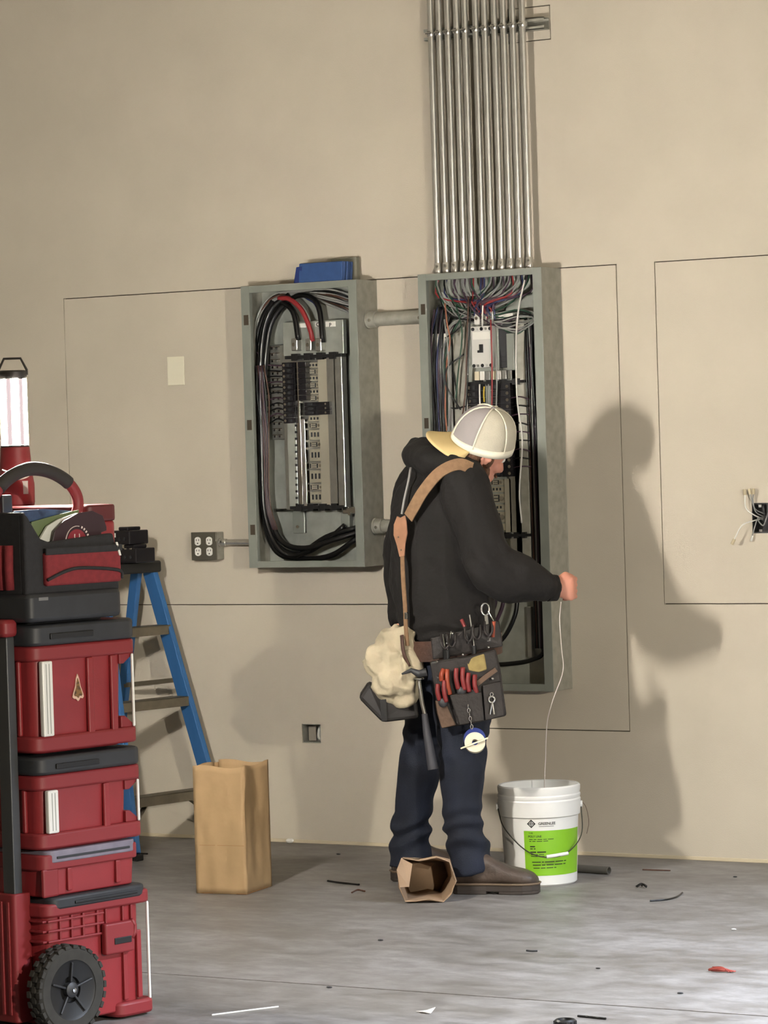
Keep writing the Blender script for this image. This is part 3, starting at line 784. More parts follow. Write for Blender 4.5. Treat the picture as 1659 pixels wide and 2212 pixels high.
for (pa, pb, r, lab) in (((-0.4361, -0.07, 1.964), (-0.1547, -0.07, 1.961), 0.031, 'upper thick pipe nipple joining the two electrical panels'), ((-0.4236, -0.07, 1.2), (-0.1757, -0.07, 1.198), 0.028, 'lower thick pipe nipple behind the worker joining the two panels')):
    t = thing('pipe_nipple', lab, 'pipe', (LX1 + 0.002, -0.07, pa[2]), group='pipe nipples between the panels')
    L_ = RX0 - LX1 - 0.004
    MB().cyl((0.0005, 0, 0), (L_ - 0.0005, 0, 0), r * 0.84, n=24).build('pipe', M_galv, t, smooth=40)
    for x, s in ((0.0015, 1), (L_ - 0.0015, -1)):
        MB().lathe([(r * 1.08, 0), (r * 1.08, 0.006), (r, 0.007), (r, 0.034), (r * 0.9, 0.036)], 24, (x, 0, 0), (s, 0, 0)).build('connector', M_galv, t, smooth=30)
        MB().cyl((x + s * 0.02, -r * 0.8, -0.004), (x + s * 0.02, -r * 1.15, -0.004), 0.006, n=8).build('set_screw', M_chrome, t, smooth=40)

# ---------------- outlet box with its conduit, blank plate, cut-outs
qx0, qx1, qz0, qz1 = (-1.216, -0.055, 1.08)[0], (-1.102, -0.055, 1.079)[0], (-1.162, -0.055, 1.081)[2], (-1.158, -0.055, 1.186)[2]
t = thing('quad_outlet', 'grey metal surface box with four white receptacles on the wall', 'outlet', (qx0, 0, qz0))
MB().box((qx0, -0.050, qz0), (qx1, -0.001, qz1)).build('box_body', M_galv, t, True, bevel=0.003)
MB().box((qx0 - 0.001, -0.056, qz0 - 0.001), (qx1 + 0.001, -0.050, qz1 + 0.001)).build('cover_plate', mat('cover_plate_grey', (120, 116, 104), 0.4, metal=0.6), t, True, bevel=0.002)
for i in range(2):
    for j in range(2):
        cx, cz = qx0 + (qx1 - qx0) * (0.27 + 0.46 * i), qz0 + (qz1 - qz0) * (0.30 + 0.38 * j)
        r = 0.0165
        pl = [(r * math.cos(a_), max(-r * 0.82, min(r * 0.82, r * math.sin(a_)))) for a_ in [2 * PI * k / 28 for k in range(28)]]
        o = MB().prism([(y_, x_) for x_, y_ in pl], (cx, -0.0585, cz), (1, 0, 0), (0, 0, 1), (0, 0.003, 0)).build('receptacle', M_white, t, True)
        for dx in (-0.0055, 0.0055):
            MB().box((cx + dx - 0.0011, -0.0592, cz + 0.001), (cx + dx + 0.0011, -0.0584, cz + 0.008)).build('slot', M_black, o, True)
        MB().cyl((cx, -0.0592, cz - 0.008), (cx, -0.0584, cz - 0.008), 0.0026, n=8).build('slot', M_black, o, True)
t = thing('conduit_stub', 'short horizontal conduit between the outlet box and the shorter panel', 'conduit', (qx1, -0.03, (qz0 + qz1) / 2 + 0.012))
MB().cyl((0.0, 0, 0), (LX0 - qx1, 0, 0), 0.0117, n=18).build('pipe', M_emt, t, smooth=40)
MB().lathe([(0.017, 0.001), (0.017, 0.006), (0.0148, 0.007), (0.0148, 0.03), (0.013, 0.032)], 18, (0, 0, 0), (1, 0, 0)).build('connector', M_emt, t, smooth=35)
MB().cyl((0.018, -0.013, 0.003), (0.018, -0.021, 0.003), 0.004, n=8).build('set_screw', M_chrome, t, smooth=40)
a, b = (-1.337, -0.004, 1.755), (-1.259, -0.004, 1.865)
o = MB().box((a[0], -0.006, a[2]), (b[0], -0.0008, b[2])).build('blank_wall_plate', mat('ivory_plate', (236, 230, 208), 0.45), bevel=0.002, seg=3)
tag(o, 'plain ivory blank plate on the wall beside the shorter panel', 'wall plate')
h = holes['box']
t = thing('open_outlet_box', 'empty recessed metal outlet box in the wall near the floor', 'outlet box', (h[0], 0.0, h[2]))
x0, x1, z0, z1 = h[0] + 0.001, h[1] - 0.001, h[2] + 0.001, h[3] - 0.001
bx = MB()
for a, b in (((x0, 0.002, z0), (x0 + 0.002, 0.055, z1)), ((x1 - 0.002, 0.002, z0), (x1, 0.055, z1)), ((x0, 0.002, z0), (x1, 0.055, z0 + 0.002)), ((x0, 0.002, z1 - 0.002), (x1, 0.055, z1)), ((x0, 0.053, z0), (x1, 0.055, z1))):
    bx.box(a, b)
bx.build('box_body', M_galv, t, True)
MB().tube(spline([(x0 + 0.05, 0.05, z1 - 0.01), (x0 + 0.055, 0.03, z0 + 0.04), (x0 + 0.06, 0.02, z0 + 0.02), (x0 + 0.066, 0.03, z0 + 0.012)], 5), 0.006, 7).build('wire_end', M_white, t, True, smooth=180)
MB().box((x0 + 0.008, 0.03, z0 + 0.004), (x0 + 0.04, 0.04, z1 - 0.008)).build('mud_ring', mat('mud_ring_tin', (180, 172, 158), 0.5, metal=0.4), t, True, bevel=0.003)
h = holes['jb']
t = thing('junction_box', 'open junction box in the wall with white wires hanging out', 'junction box', (h[0], 0.0, h[2]))
x0, x1, z0, z1 = h[0] + 0.001, h[1] - 0.001, h[2] + 0.001, h[3] - 0.001
bx = MB()
for a, b in (((x0, -0.001, z0), (x0 + 0.002, 0.055, z1)), ((x1 - 0.002, -0.001, z0), (x1, 0.055, z1)), ((x0, -0.001, z0), (x1, 0.055, z0 + 0.004)), ((x0, -0.001, z1 - 0.004), (x1, 0.055, z1)), ((x0, 0.053, z0), (x1, 0.055, z1))):
    bx.box(a, b)
bx.build('box_body', mat('dark_box', (52, 52, 50), 0.5, metal=0.3), t, True)
xm = (x0 + x1) / 2
for z in (z0 + 0.008, z1 - 0.010):
    MB().box((xm - 0.006, 0.0, z - 0.005), (xm + 0.006, 0.003, z + 0.005)).build('screw_tab', M_chrome, t, True, bevel=0.001)
M_connw = mat('connector_beige', (196, 182, 150), 0.4)
for e, m_, cn in (([(xm, 0.04, z1 - 0.04), (x0 + 0.012, 0.0, z1 - 0.02), (x0 + 0.008, -0.02, z1 + 0.015), (x0 + 0.004, -0.022, z1 + 0.036)], M_greywire, 1),
                  ([(xm, 0.04, z1 - 0.05), (x0 + 0.014, 0.0, z1 - 0.03), (x0 + 0.013, -0.02, z1 + 0.01), (x0 + 0.016, -0.022, z1 + 0.036)], M_greywire, 1),
                  ([(xm, 0.04, z1 - 0.06), (x0 + 0.006, 0.0, z1 - 0.04), (x0 - 0.014, -0.02, z1 - 0.015), (x0 - 0.016, -0.022, z1 + 0.034)], M_white, 1),
                  ([(xm, 0.04, z0 + 0.05), (x0 + 0.012, 0.0, z0 + 0.045), (x0 - 0.02, -0.04, z0 + 0.03), (x0 - 0.045, -0.045, z0 - 0.01), (x0 - 0.052, -0.045, z0 - 0.022)], M_white, 1),
                  ([(xm, 0.04, z0 + 0.04), (xm - 0.006, -0.005, z0 + 0.05), (x0 + 0.012, -0.01, z0 + 0.02), (x0 + 0.003, -0.012, z0 - 0.012)], M_greywire, 2),
                  ([(x1 - 0.01, 0.03, z1 - 0.02), (x1 - 0.006, 0.005, z0 + 0.06), (xm + 0.01, 0.0, z0 + 0.026), (xm - 0.01, 0.0, z0 + 0.05), (xm, 0.03, z1 - 0.05)], M_greywire, 0)):
    MB().tube(spline(e, 6), 0.0024, 6).build('wire', m_, t, True, smooth=180)
    if cn:
        p = V(e[-1]); d = (p - V(e[-2])).normalized()
        MB().cyl(p - d * 0.004, p + d * 0.016, 0.006 if cn == 1 else 0.004, n=10).build('wire_connector', M_connw if cn == 1 else M_white, t, True, smooth=40)
# blue folded pads lying on top of the shorter panel
x0, x1, zt_ = (-0.6689, -0.11, 2.121)[0], (-0.4506, -0.11, 2.109)[0], LZ1
t = thing('blue_paper_stack', 'blue folded paper stack lying on top of the shorter panel', 'paper stack', (x0, -0.07, zt_))
M_bp = mat('blue_paper', (50, 80, 132), 0.55, var=0.08, vscale=30); M_bp2 = mat('blue_paper_dark', (34, 52, 112), 0.55)
for i in range(7):
    y0 = -0.128 + i * 0.011
    MB().obox(((x0 + x1) / 2 + 0.012 + random.uniform(-.003, .003), y0, zt_ + 0.0365), ((x1 - x0) / 2 - 0.014, 0, 0), (0, 0.0048, 0), (0.0, 0.004, 0.036)).build('folded_pad', M_bp if i else M_bp, t, True, bevel=0.0035)
MB().poly3([(x0, -0.130, zt_ + 0.001), (x0 + 0.04, -0.132, zt_ + 0.001), (x0 + 0.04, -0.132, zt_ + 0.062), (x0 + 0.014, -0.131, zt_ + 0.060)], (0, 0.03, 0)).build('loose_flap', M_bp2, t, True, bevel=0.002)
a_ = MB().obox(((x0 + x1) / 2 + 0.06, -0.030, zt_ + 0.045), (0.055, 0, 0), (0, 0.012, 0), (0, 0.0, 0.0445)).build('grey_card', mat('grey_card', (128, 126, 112), 0.7), t, True, bevel=0.002)

# ================================================================== wheeled tool-box stack
M_red = mat('tool_box_red', (142, 44, 48), 0.42, var=0.06, vscale=14, bump=0.05, bscale=300)
M_redd = mat('tool_box_red_trim', (134, 42, 46), 0.5)
M_lid = mat('tool_box_lid_black', (44, 46, 50), 0.5, var=0.12, vscale=18)
M_strip = mat('polished_corner_strip', (240, 240, 236), 0.34, metal=0.1)
M_rubber = mat('tyre_rubber', (52, 50, 46), 0.8, var=0.15, vscale=30)
M_chartrim = mat('post_grey', (74, 76, 78), 0.4, metal=0.3)
SN, SR = (0.701, -3.62, 0.0), math.radians(78)
def rbox(x0, x1, y0, y1, z0, z1, r=0.03, tap=0.0, n=5):
    """box with rounded vertical corners, optional taper towards the foot"""
    rings = []
    for z, k in ((z0, tap), (z1, 0.0)):
        g = []
        for cx, cy, a0 in ((x1 - r - k, y0 + r + k, -90), (x1 - r - k, y1 - r - k, 0), (x0 + r + k, y1 - r - k, 90), (x0 + r + k, y0 + r + k, 180)):
            for i in range(n):
                a = math.radians(a0 + 90 * i / (n - 1))
                g.append((cx + r * math.cos(a), cy + r * math.sin(a), z))
        rings.append(g)
    return MB().loft(rings)
def at_stack(x, y, z):
    c, s = math.cos(SR), math.sin(SR)
    return (SN[0] + c * x - s * y, SN[1] + s * x + c * y, z)
DX, DY = 0.375, 0.56
def tool_box(name, label, z0, z1, lidh, strips=True, ribs=(0.55, 0.78), px=0.0, cat='tool box', group='red tool boxes of the wheeled stack'):
    t = thing(name, label, cat, at_stack(0, 0, z0), SR, group)
    H = z1 - z0
    body_top = H - lidh
    rbox(0.015 + px, DX - 0.044 + px, 0.012, DY - 0.012, 0.0, body_top, 0.03, 0.006).build('body', M_red, t, bevel=0.004, smooth=35)
    # foot flare and top rim
    rbox(0.004 + px, DX + px, 0.002, DY - 0.002, 0.004, 0.045, 0.032).build('foot_rim', M_redd, t, bevel=0.006, smooth=35)
    rbox(0.004 + px, DX + px, 0.002, DY - 0.002, body_top - 0.04, body_top - 0.001, 0.032).build('top_rim', M_redd, t, bevel=0.006, smooth=35)
    l = rbox(-0.002 + px, DX - 0.004 + px, -0.004, DY, body_top, H - 0.008, 0.035).build('lid', M_lid, t, bevel=0.008, smooth=35)
    for k in range(3):                       # raised lid cleats
        y = 0.07 + k * 0.16
        rbox(0.05 + px, DX - 0.06 + px, y, y + 0.10, H - 0.009, H, 0.015).build('lid_cleat', M_lid, l, bevel=0.003)
    MB().box((0.06 + px, -0.009, body_top + lidh * 0.25), (0.21 + px, -0.003, body_top + lidh * 0.5)).build('lid_groove', M_black, l, bevel=0.002)
    for za, zb in ((0.044, 0.075), (body_top - 0.066, body_top - 0.039)):
        MB().prism([(DX - 0.06 + px, za if za < 0.1 else zb), (DX - 0.004 + px, za if za < 0.1 else zb), (DX - 0.044 + px, zb if za < 0.1 else za), (DX - 0.06 + px, zb if za < 0.1 else za)], (0, 0.012, 0), (1, 0, 0), (0, 0, 1), (0, 0.03, 0)).build('corner_gusset', M_redd, t, bevel=0.003)
    for r_ in ribs:
        MB().box((DX * r_ + px, 0.004, 0.04), (DX * r_ + 0.022 + px, 0.014, body_top - 0.04)).build('rib', M_red, t, bevel=0.004)
    for y in (0.06, 0.14, 0.40, 0.47):
        MB().box((0.005 + px, y, 0.045), (0.017 + px, y + 0.014, body_top - 0.04)).build('rib', M_red, t, bevel=0.004)
    if strips:
        for xa, wd in ((0.030, 0.036), (DX - 0.023, 0.008)):
            o = MB().box((xa + px, 0.003 if wd < 0.02 else -0.006, 0.045), (xa + wd + px, 0.011 if wd < 0.02 else 0.010, body_top - 0.04)).build('corner_strip', M_strip, t, bevel=0.004)
            for q in (() if wd < 0.02 else (0.33, 0.62)):
                MB().box((xa + wd * q + px, -0.0068, 0.052), (xa + wd * q + 0.0016 + px, -0.0055, body_top - 0.047)).build('strip_groove', M_steel, o)
    return t
# --- rolling base box
zr = 0.352
base = thing('rolling_tool_box', 'red wheeled base tool box with a knobbly black tyre', 'tool box', at_stack(0, 0, 0), SR, 'red tool boxes of the wheeled stack')
rbox(0.02, DX - 0.022, 0.0, DY, 0.02, 0.31, 0.03, 0.004).build('body', M_red, base, bevel=0.005, smooth=35)
rbox(0.012, DX + 0.012, -0.01, DY + 0.01, 0.30, 0.335, 0.03).build('top_rim', M_redd, base, bevel=0.006, smooth=35)
rbox(0.25, DX + 0.014, -0.012, DY + 0.01, 0.006, 0.045, 0.03).build('foot_rim', M_redd, base, bevel=0.008, smooth=35)
l = rbox(0.03, DX - 0.005, -0.012, DY, 0.318, zr - 0.001, 0.03).build('lid', M_lid, base, bevel=0.007, smooth=35)
MB().box((0.11, -0.016, 0.328), (0.33, -0.010, 0.336)).build('lid_groove', M_black, l, bevel=0.002)
o = MB().box((DX - 0.004, -0.004, 0.04), (DX + 0.004, 0.004, 0.302)).build('corner_strip', M_strip, base, bevel=0.004)
for z in (0.235, 0.262, 0.288):            # moulded horizontal ribs near the top
    MB().box((0.02, -0.008, z), (0.215, 0.002, z + 0.006)).build('rib', M_redd, base, bevel=0.002)
    MB().box((0.008, 0.0, z), (0.022, 0.25, z + 0.006)).build('rib', M_redd, base, bevel=0.002)
for x in (0.06, 0.10, 0.14, 0.19, 0.22, 0.28, 0.31):
    MB().box((x, -0.007, 0.235), (x + 0.007, 0.002, 0.30)).build('rib', M_redd, base, bevel=0.002)
for x in (0.05, 0.28, 0.33):
    MB().box((x, -0.006, 0.05), (x + 0.016, 0.004, 0.23)).build('rib', M_red, base, bevel=0.003)
lt = rbox(0.205, 0.31, -0.022, 0.0, 0.18, 0.262, 0.008).build('latch', M_redd, base, bevel=0.005)
MB().box((0.235, -0.0245, 0.205), (0.295, -0.0215, 0.222)).build('latch_slot', M_black, lt, bevel=0.002)
MB().tube([(0.30, -0.018, 0.262), (0.312, -0.018, 0.248), (0.312, -0.018, 0.228), (0.30, -0.018, 0.215)], 0.006, 8).build('latch_loop', M_redd, base, smooth=180)
# handle guides on the back face
for y in (0.055, 0.455):
    g = rbox(-0.04, 0.022, y, y + 0.085, 0.03, 0.365, 0.012).build('handle_guide', M_redd, base, bevel=0.004, smooth=35)
    for k in (0.018, 0.045):
        MB().box((-0.044, y + k, 0.05), (-0.038, y + k + 0.010, 0.345)).build('guide_rib', M_red, g, bevel=0.002)
for y in (0.085, 0.485):
    MB().box((-0.030, y - 0.022, 0.30), (-0.002, y + 0.022, 1.03)).build('handle_post', M_chartrim, base, bevel=0.003)
hd = rbox(-0.052, 0.0, 0.045, 0.54, 1.03, 1.075, 0.016).build('pull_handle', M_redd, base, bevel=0.01, smooth=35)
# wheels: tyre with blocks, hub, spokes, axle bolt
def wheel(yc, s):
    c = V((0.055, yc, 0.115))
    R0 = 0.115
    MB().lathe([(R0 * 0.68, -0.025), (R0 * 0.90, -0.026), (R0 * 0.975, -0.018), (R0 * 0.975, 0.018), (R0 * 0.90, 0.026), (R0 * 0.68, 0.025)], 40, c, (0, 1, 0), cap=False).build('tyre', M_rubber, base, smooth=35)
    ty = [o for o in base.children if o.name.startswith('tyre')][-1]
    for i in range(26):
        a = 2 * PI * i / 26
        for k, (dy, off) in enumerate(((-0.018, 0), (0.0, 0.5), (0.018, 0))):
            a2 = a + off * 2 * PI / 26
            d = V((math.cos(a2), 0, math.sin(a2))); tg = V((-math.sin(a2), 0, math.cos(a2)))
            q = c + d * (R0 * 0.965) + V((0, dy, 0))
            MB().obox(q, tg * 0.0085, V((0, 0.0075, 0)), d * 0.0048).build('tread_block', M_rubber, ty, bevel=0.0015)
    MB().lathe([(0.0, s * 0.004), (R0 * 0.28, s * 0.006), (R0 * 0.3, s * 0.014), (R0 * 0.62, s * 0.020), (R0 * 0.70, s * 0.024), (R0 * 0.70, -s * 0.02), (0.0, -s * 0.02)], 36, c, (0, 1, 0), cap=False).build('rim', M_black, base, smooth=30)
    hb = MB().lathe([(0.02, 0), (0.02, 0.016), (0.014, 0.020), (0.0, 0.021)], 18, c + V((0, s * 0.006, 0)), (0, s, 0), cap=False).build('hub_cap', M_dark, base, smooth=30)
    MB().lathe([(0.006, 0), (0.006, 0.005), (0.0, 0.006)], 12, c + V((0, s * 0.026, 0)), (0, s, 0), cap=False).build('axle_bolt', M_chrome, hb, smooth=40)
    for i in range(5):
        a = 2 * PI * i / 5 + 0.3
        d = V((math.cos(a), 0, math.sin(a)))
        MB().bar(c + d * 0.02 + V((0, s * 0.012, 0)), c + d * 0.072 + V((0, s * 0.019, 0)), 0.014, 0.006, (0, 1, 0)).build('spoke', M_dark, base, bevel=0.002)
wheel(-0.032, -1)
wheel(DY + 0.032, 1)
MB().cyl((0.055, -0.03, 0.115), (0.055, DY + 0.03, 0.115), 0.008).build('axle', M_dark, base)
# --- slim organiser, middle box, tall box
org = thing('slim_organizer', 'slim red organizer case with a clear lid edge, between two red boxes', 'organizer', at_stack(0, 0, zr), SR, 'red tool boxes of the wheeled stack')
rbox(0.02, DX - 0.025, 0.006, DY - 0.01, 0.0, 0.095, 0.025, 0.004).build('body', M_red, org, bevel=0.004, smooth=35)
rbox(0.012, DX - 0.018, -0.002, DY - 0.004, 0.070, 0.110, 0.028).build('top_rim', M_redd, org, bevel=0.004, smooth=35)
l = rbox(0.03, DX - 0.03, -0.004, DY - 0.01, 0.088, 0.1198, 0.025).build('lid', mat('smoky_clear_plastic', (128, 122, 136), 0.3, var=0.15, vscale=20), org, bevel=0.003, smooth=35)
MB().box((0.06, -0.007, 0.098), (DX - 0.06, -0.003, 0.104)).build('lid_groove', M_lid, l, bevel=0.001)
for x in (0.10, 0.27):
    MB().box((x, 0.0, 0.01), (x + 0.016, 0.009, 0.07)).build('rib', M_red, org, bevel=0.003)
MB().box((0.015, 0.0, 0.0), (0.07, 0.014, 0.075)).build('corner_block', M_redd, org, bevel=0.006)
tool_box('large_tool_box', 'middle red tool box with white corner strips and black lid', zr + 0.12, zr + 0.12 + 0.252, 0.055, ribs=(0.62,), px=0.006)
z3 = zr + 0.12 + 0.252
tall = tool_box('tall_tool_box', 'tallest red tool box, with a small tree sticker on its side', z3, z3 + 0.342, 0.062, ribs=(0.52, 0.74))
z4 = z3 + 0.342
# tree-shaped sticker on the tall box
M_stick_w = mat('sticker_outline', (226, 190, 170), 0.5); M_stick = mat('sticker_print', (150, 112, 62), 0.5, rgb2=(60, 44, 30), vscale=90)
def tree(k): return [(0, 0.040 * k), (0.006 * k, 0.026 * k), (0.010 * k, 0.006 * k), (0.020 * k, -0.018 * k), (0.022 * k, -0.026 * k), (0.017 * k, -0.031 * k), (0.008 * k, -0.029 * k), (0.005 * k, -0.034 * k), (0, -0.038 * k), (-0.005 * k, -0.034 * k), (-0.008 * k, -0.031 * k), (-0.016 * k, -0.030 * k), (-0.021 * k, -0.026 * k), (-0.019 * k, -0.018 * k), (-0.009 * k, 0.006 * k), (-0.006 * k, 0.026 * k)]
sk = MB().prism(tree(0.92), (0.165, 0.0108, 0.162), (1, 0, 0), (0, 0, 1), (0, 0.003, 0)).build('tree_sticker', M_stick_w, tall)
MB().prism(tree(0.68), (0.165, 0.0102, 0.161), (1, 0, 0), (0, 0, 1), (0, 0.002, 0)).build('sticker_print', M_stick, sk)
# --- red case at the back that carries the lantern
bc = thing('red_case', 'red case standing behind the tool tote under the lantern', 'case', at_stack(0.318, 0.0, z4), SR)
CH = 1.360 - z4
rbox(0.0, 0.104, 0.12, 0.55, 0.0, CH - 0.045, 0.02).build('body', M_red, bc, bevel=0.006, smooth=35)
rbox(-0.002, 0.106, 0.118, 0.552, CH - 0.045, CH, 0.02).build('lid', mat('case_lid_dark', (92, 34, 36), 0.5), bc, bevel=0.006, smooth=35)
MB().box((0.03, 0.108, CH * 0.4), (0.07, 0.12, CH * 0.6)).build('latch', M_lid, bc, bevel=0.004)
# --- soft tool tote
M_bag = mat('tote_black_fabric', (40, 40, 43), 0.85, var=0.12, vscale=60, bump=0.2, bscale=400)
M_bagr = mat('tote_red_fabric', (128, 40, 46), 0.8, var=0.10, vscale=60, bump=0.2, bscale=400)
tt = thing('tool_tote', 'black and red soft tool tote with an arched handle on the stack', 'tool bag', at_stack(-0.01, 0.0, z4), SR)
TX0, TX1 = 0.0, 0.312
rbox(TX0 - 0.004, TX1 + 0.012, -0.012, 0.545, 0.0, 0.075, 0.02).build('moulded_base', M_lid, tt, bevel=0.012, smooth=35)
sidep = []
body = MB()
# side walls lean in towards the top; the near end panel is higher at the back corner
def endwall(y0, y1):
    return [(TX0, 0.07), (TX1 + 0.012, 0.07), (TX1 + 0.010, 0.16), (TX1 - 0.004, 0.22), (TX0 + 0.085, 0.205), (TX0 + 0.055, 0.215), (TX0 + 0.012, 0.275), (TX0, 0.285)]
for y0, y1 in ((0.0, 0.022), (0.512, 0.534)):
    MB().prism(endwall(y0, y1), (0, y0, 0), (1, 0, 0), (0, 0, 1), (0, y1 - y0, 0)).build('end_wall', M_bag, tt, bevel=0.006, smooth=35)
MB().box((TX0, 0.015, 0.07), (TX0 + 0.02, 0.52, 0.285)).build('long_wall', M_bag, tt, bevel=0.006)
MB().box((TX1 - 0.016, 0.015, 0.07), (TX1 + 0.006, 0.52, 0.215)).build('long_wall', M_bag, tt, bevel=0.006)
# red pockets
for xa, xb, za, zb, nm in ((TX0 + 0.058, TX1 + 0.008, 0.092, 0.178, 'side_pocket'),):
    p = rbox(xa, xb, -0.016, 0.006, za, zb, 0.008).build(nm, M_bagr, tt, bevel=0.006, smooth=35)
    MB().tube(spline([(xa, -0.018, 0.108), (xa + 0.06, -0.021, 0.128), (xa + 0.12, -0.021, 0.134), (xb - 0.014, -0.018, 0.122), (xb, -0.014, 0.10)], 5), 0.0045, 6).build('piping', M_bag, p, smooth=180)
    MB().box((xa - 0.002, -0.019, zb - 0.006), (xb + 0.002, -0.012, zb + 0.012)).build('webbing', M_bag, p, bevel=0.003)
MB().obox((TX1 - 0.004, -0.017, 0.178), (0.0035, 0, 0), (0, 0.002, 0), (-0.006, 0, 0.018)).build('zip_pull', M_white, tt, bevel=0.001)
for i in range(4):
    y = 0.055 + i * 0.028
    MB().tube([(TX0 - 0.008, y, 0.085), (TX0 - 0.010, y, 0.14), (TX0 - 0.008, y, 0.20)], 0.012, 8).build('red_pleat', M_bagr, tt, smooth=180)
for i in range(4):
    y = 0.24 + i * 0.028
    MB().tube([(TX0 - 0.008, y, 0.085), (TX0 - 0.010, y, 0.14), (TX0 - 0.008, y, 0.20)], 0.012, 8).build('red_pleat', M_bagr, tt, smooth=180)
MB().tube([(TX0 - 0.012 + 0.0, 0.19 + 0.02 * math.cos(a), 0.245 + 0.02 * math.sin(a)) for a in [2 * PI * k / 16 for k in range(16)]], 0.0028, 6, closed=True).build('ring', M_chrome, tt, smooth=180)
MB().tube(spline([(TX0 - 0.014, 0.17, 0.205), (TX0 - 0.018, 0.175, 0.188), (TX0 - 0.016, 0.165, 0.17), (TX0 - 0.014, 0.18, 0.158)], 5), 0.003, 6).build('clip', M_chrome, tt, smooth=180)
MB().box((TX0 + 0.03, -0.013, 0.056), (TX0 + 0.062, -0.011, 0.064)).build('badge', mat('badge_grey', (120, 120, 122), 0.4), tt)
# arched handle: red ends, black grip (runs across the short way, standing up)
hy = 0.13
arc = [(0.02, hy, 0.265), (0.008, hy, 0.300), (0.022, hy, 0.340), (0.068, hy, 0.375), (0.130, hy, 0.395), (0.195, hy, 0.390), (0.255, hy, 0.366), (0.292, hy, 0.334), (0.304, hy, 0.300), (0.292, hy, 0.262)]
sp = spline(arc, 5)
hh = MB().tube(sp, 0.016, 10, flat=0.8).build('handle', M_redd, tt, smooth=180)
MB().tube(sp[11:-13], 0.0185, 12, flat=0.85).build('grip', mat('grip_rubber', (46, 42, 40), 0.7), hh, smooth=180)
MB().tube([(TX0 + 0.03, hy, 0.262), (TX1 - 0.02, hy, 0.262)], 0.012, 8).build('handle_bar', M_redd, tt, smooth=180)
MB().box((TX0 + 0.03, hy - 0.012, 0.08), (TX0 + 0.065, hy + 0.012, 0.33)).build('handle_post', M_dark, tt, bevel=0.004)
MB().box((TX1 - 0.05, hy - 0.012, 0.08), (TX1 - 0.02, hy + 0.012, 0.27)).build('handle_post', M_dark, tt, bevel=0.004)
# catalogues and booklets standing in the tote's near end
def booklet(name, label, pts, y, th, m, lean=0.0):
    t = thing(name, label, 'booklet', at_stack(-0.01, y, z4), SR)
    MB().poly3([(x, lean * z, z) for x, z in pts], (0, th, 0)).build('pages', m, t, bevel=0.001)
    return t
bk = booklet('dark_booklet', 'dark maroon booklet with a red round emblem, front of the tote', [(0.118, 0.19), (0.292, 0.19), (0.293, 0.222), (0.312, 0.226), (0.312, 0.236), (0.300, 0.266), (0.265, 0.280), (0.215, 0.276), (0.165, 0.258), (0.13, 0.232)], 0.030, 0.006, mat('maroon_print', (58, 40, 46), 0.35))
ring = MB()
M_em = mat('emblem_red', (140, 44, 56), 0.4); M_emw = mat('emblem_white', (236, 220, 216), 0.4)
ecx, ecz = 0.205, 0.200
MB().prism([(0.034 * math.cos(a), 0.034 * math.sin(a)) for a in [2 * PI * k / 28 for k in range(28)]], (ecx, -0.0012, ecz), (1, 0, 0), (0, 0, 1), (0, 0.0011, 0)).build('emblem', M_em, bk)
pts = [(ecx + 0.040 * math.cos(a), -0.0012, ecz + 0.042 * math.sin(a)) for a in [math.radians(78 + 100 * k / 14) for k in range(15)]]
MB().tube(pts, 0.0026, 6, flat=0.4, ref=(0, 1, 0)).build('emblem_arc', M_emw, bk, smooth=180)
MB().tube(spline([(ecx - 0.008, -0.0016, ecz + 0.022), (ecx - 0.008, -0.0016, ecz + 0.012), (ecx, -0.0016, ecz + 0.006), (ecx + 0.008, -0.0016, ecz + 0.012), (ecx + 0.008, -0.0016, ecz + 0.022)], 4), 0.0015, 6).build('emblem_letter', M_emw, bk, smooth=180)
for i in range(6):
    a = math.radians(64 - i * 13)
    p = V((ecx + 0.042 * math.cos(a), -0.0012, ecz + 0.042 * math.sin(a)))
    MB().obox(p, V((math.cos(a), 0, math.sin(a))) * 0.003, (0, 0.0006, 0), V((-math.sin(a), 0, math.cos(a))) * 0.0022).build('emblem_mark', M_emw, bk)
booklet('white_booklet', 'white paged booklet curling behind the maroon booklet', [(0.080, 0.19), (0.241, 0.20), (0.249, 0.272), (0.228, 0.276), (0.161, 0.262), (0.121, 0.245), (0.096, 0.215)], 0.048, 0.008, mat('paper_white', (214, 216, 208), 0.6))
booklet('green_booklet', 'green edged brochure leaning behind the white booklet', [(0.067, 0.20), (0.241, 0.20), (0.245, 0.284), (0.161, 0.272), (0.080, 0.258)], 0.062, 0.005, mat('green_print', (104, 118, 82), 0.4))
booklet('blue_booklet', 'glossy blue brochure standing in the tool tote', [(0.040, 0.20), (0.228, 0.20), (0.230, 0.282), (0.134, 0.290), (0.032, 0.288)], 0.076, 0.005, mat('blue_print', (74, 96, 134), 0.25, rgb2=(46, 56, 78), vscale=22))

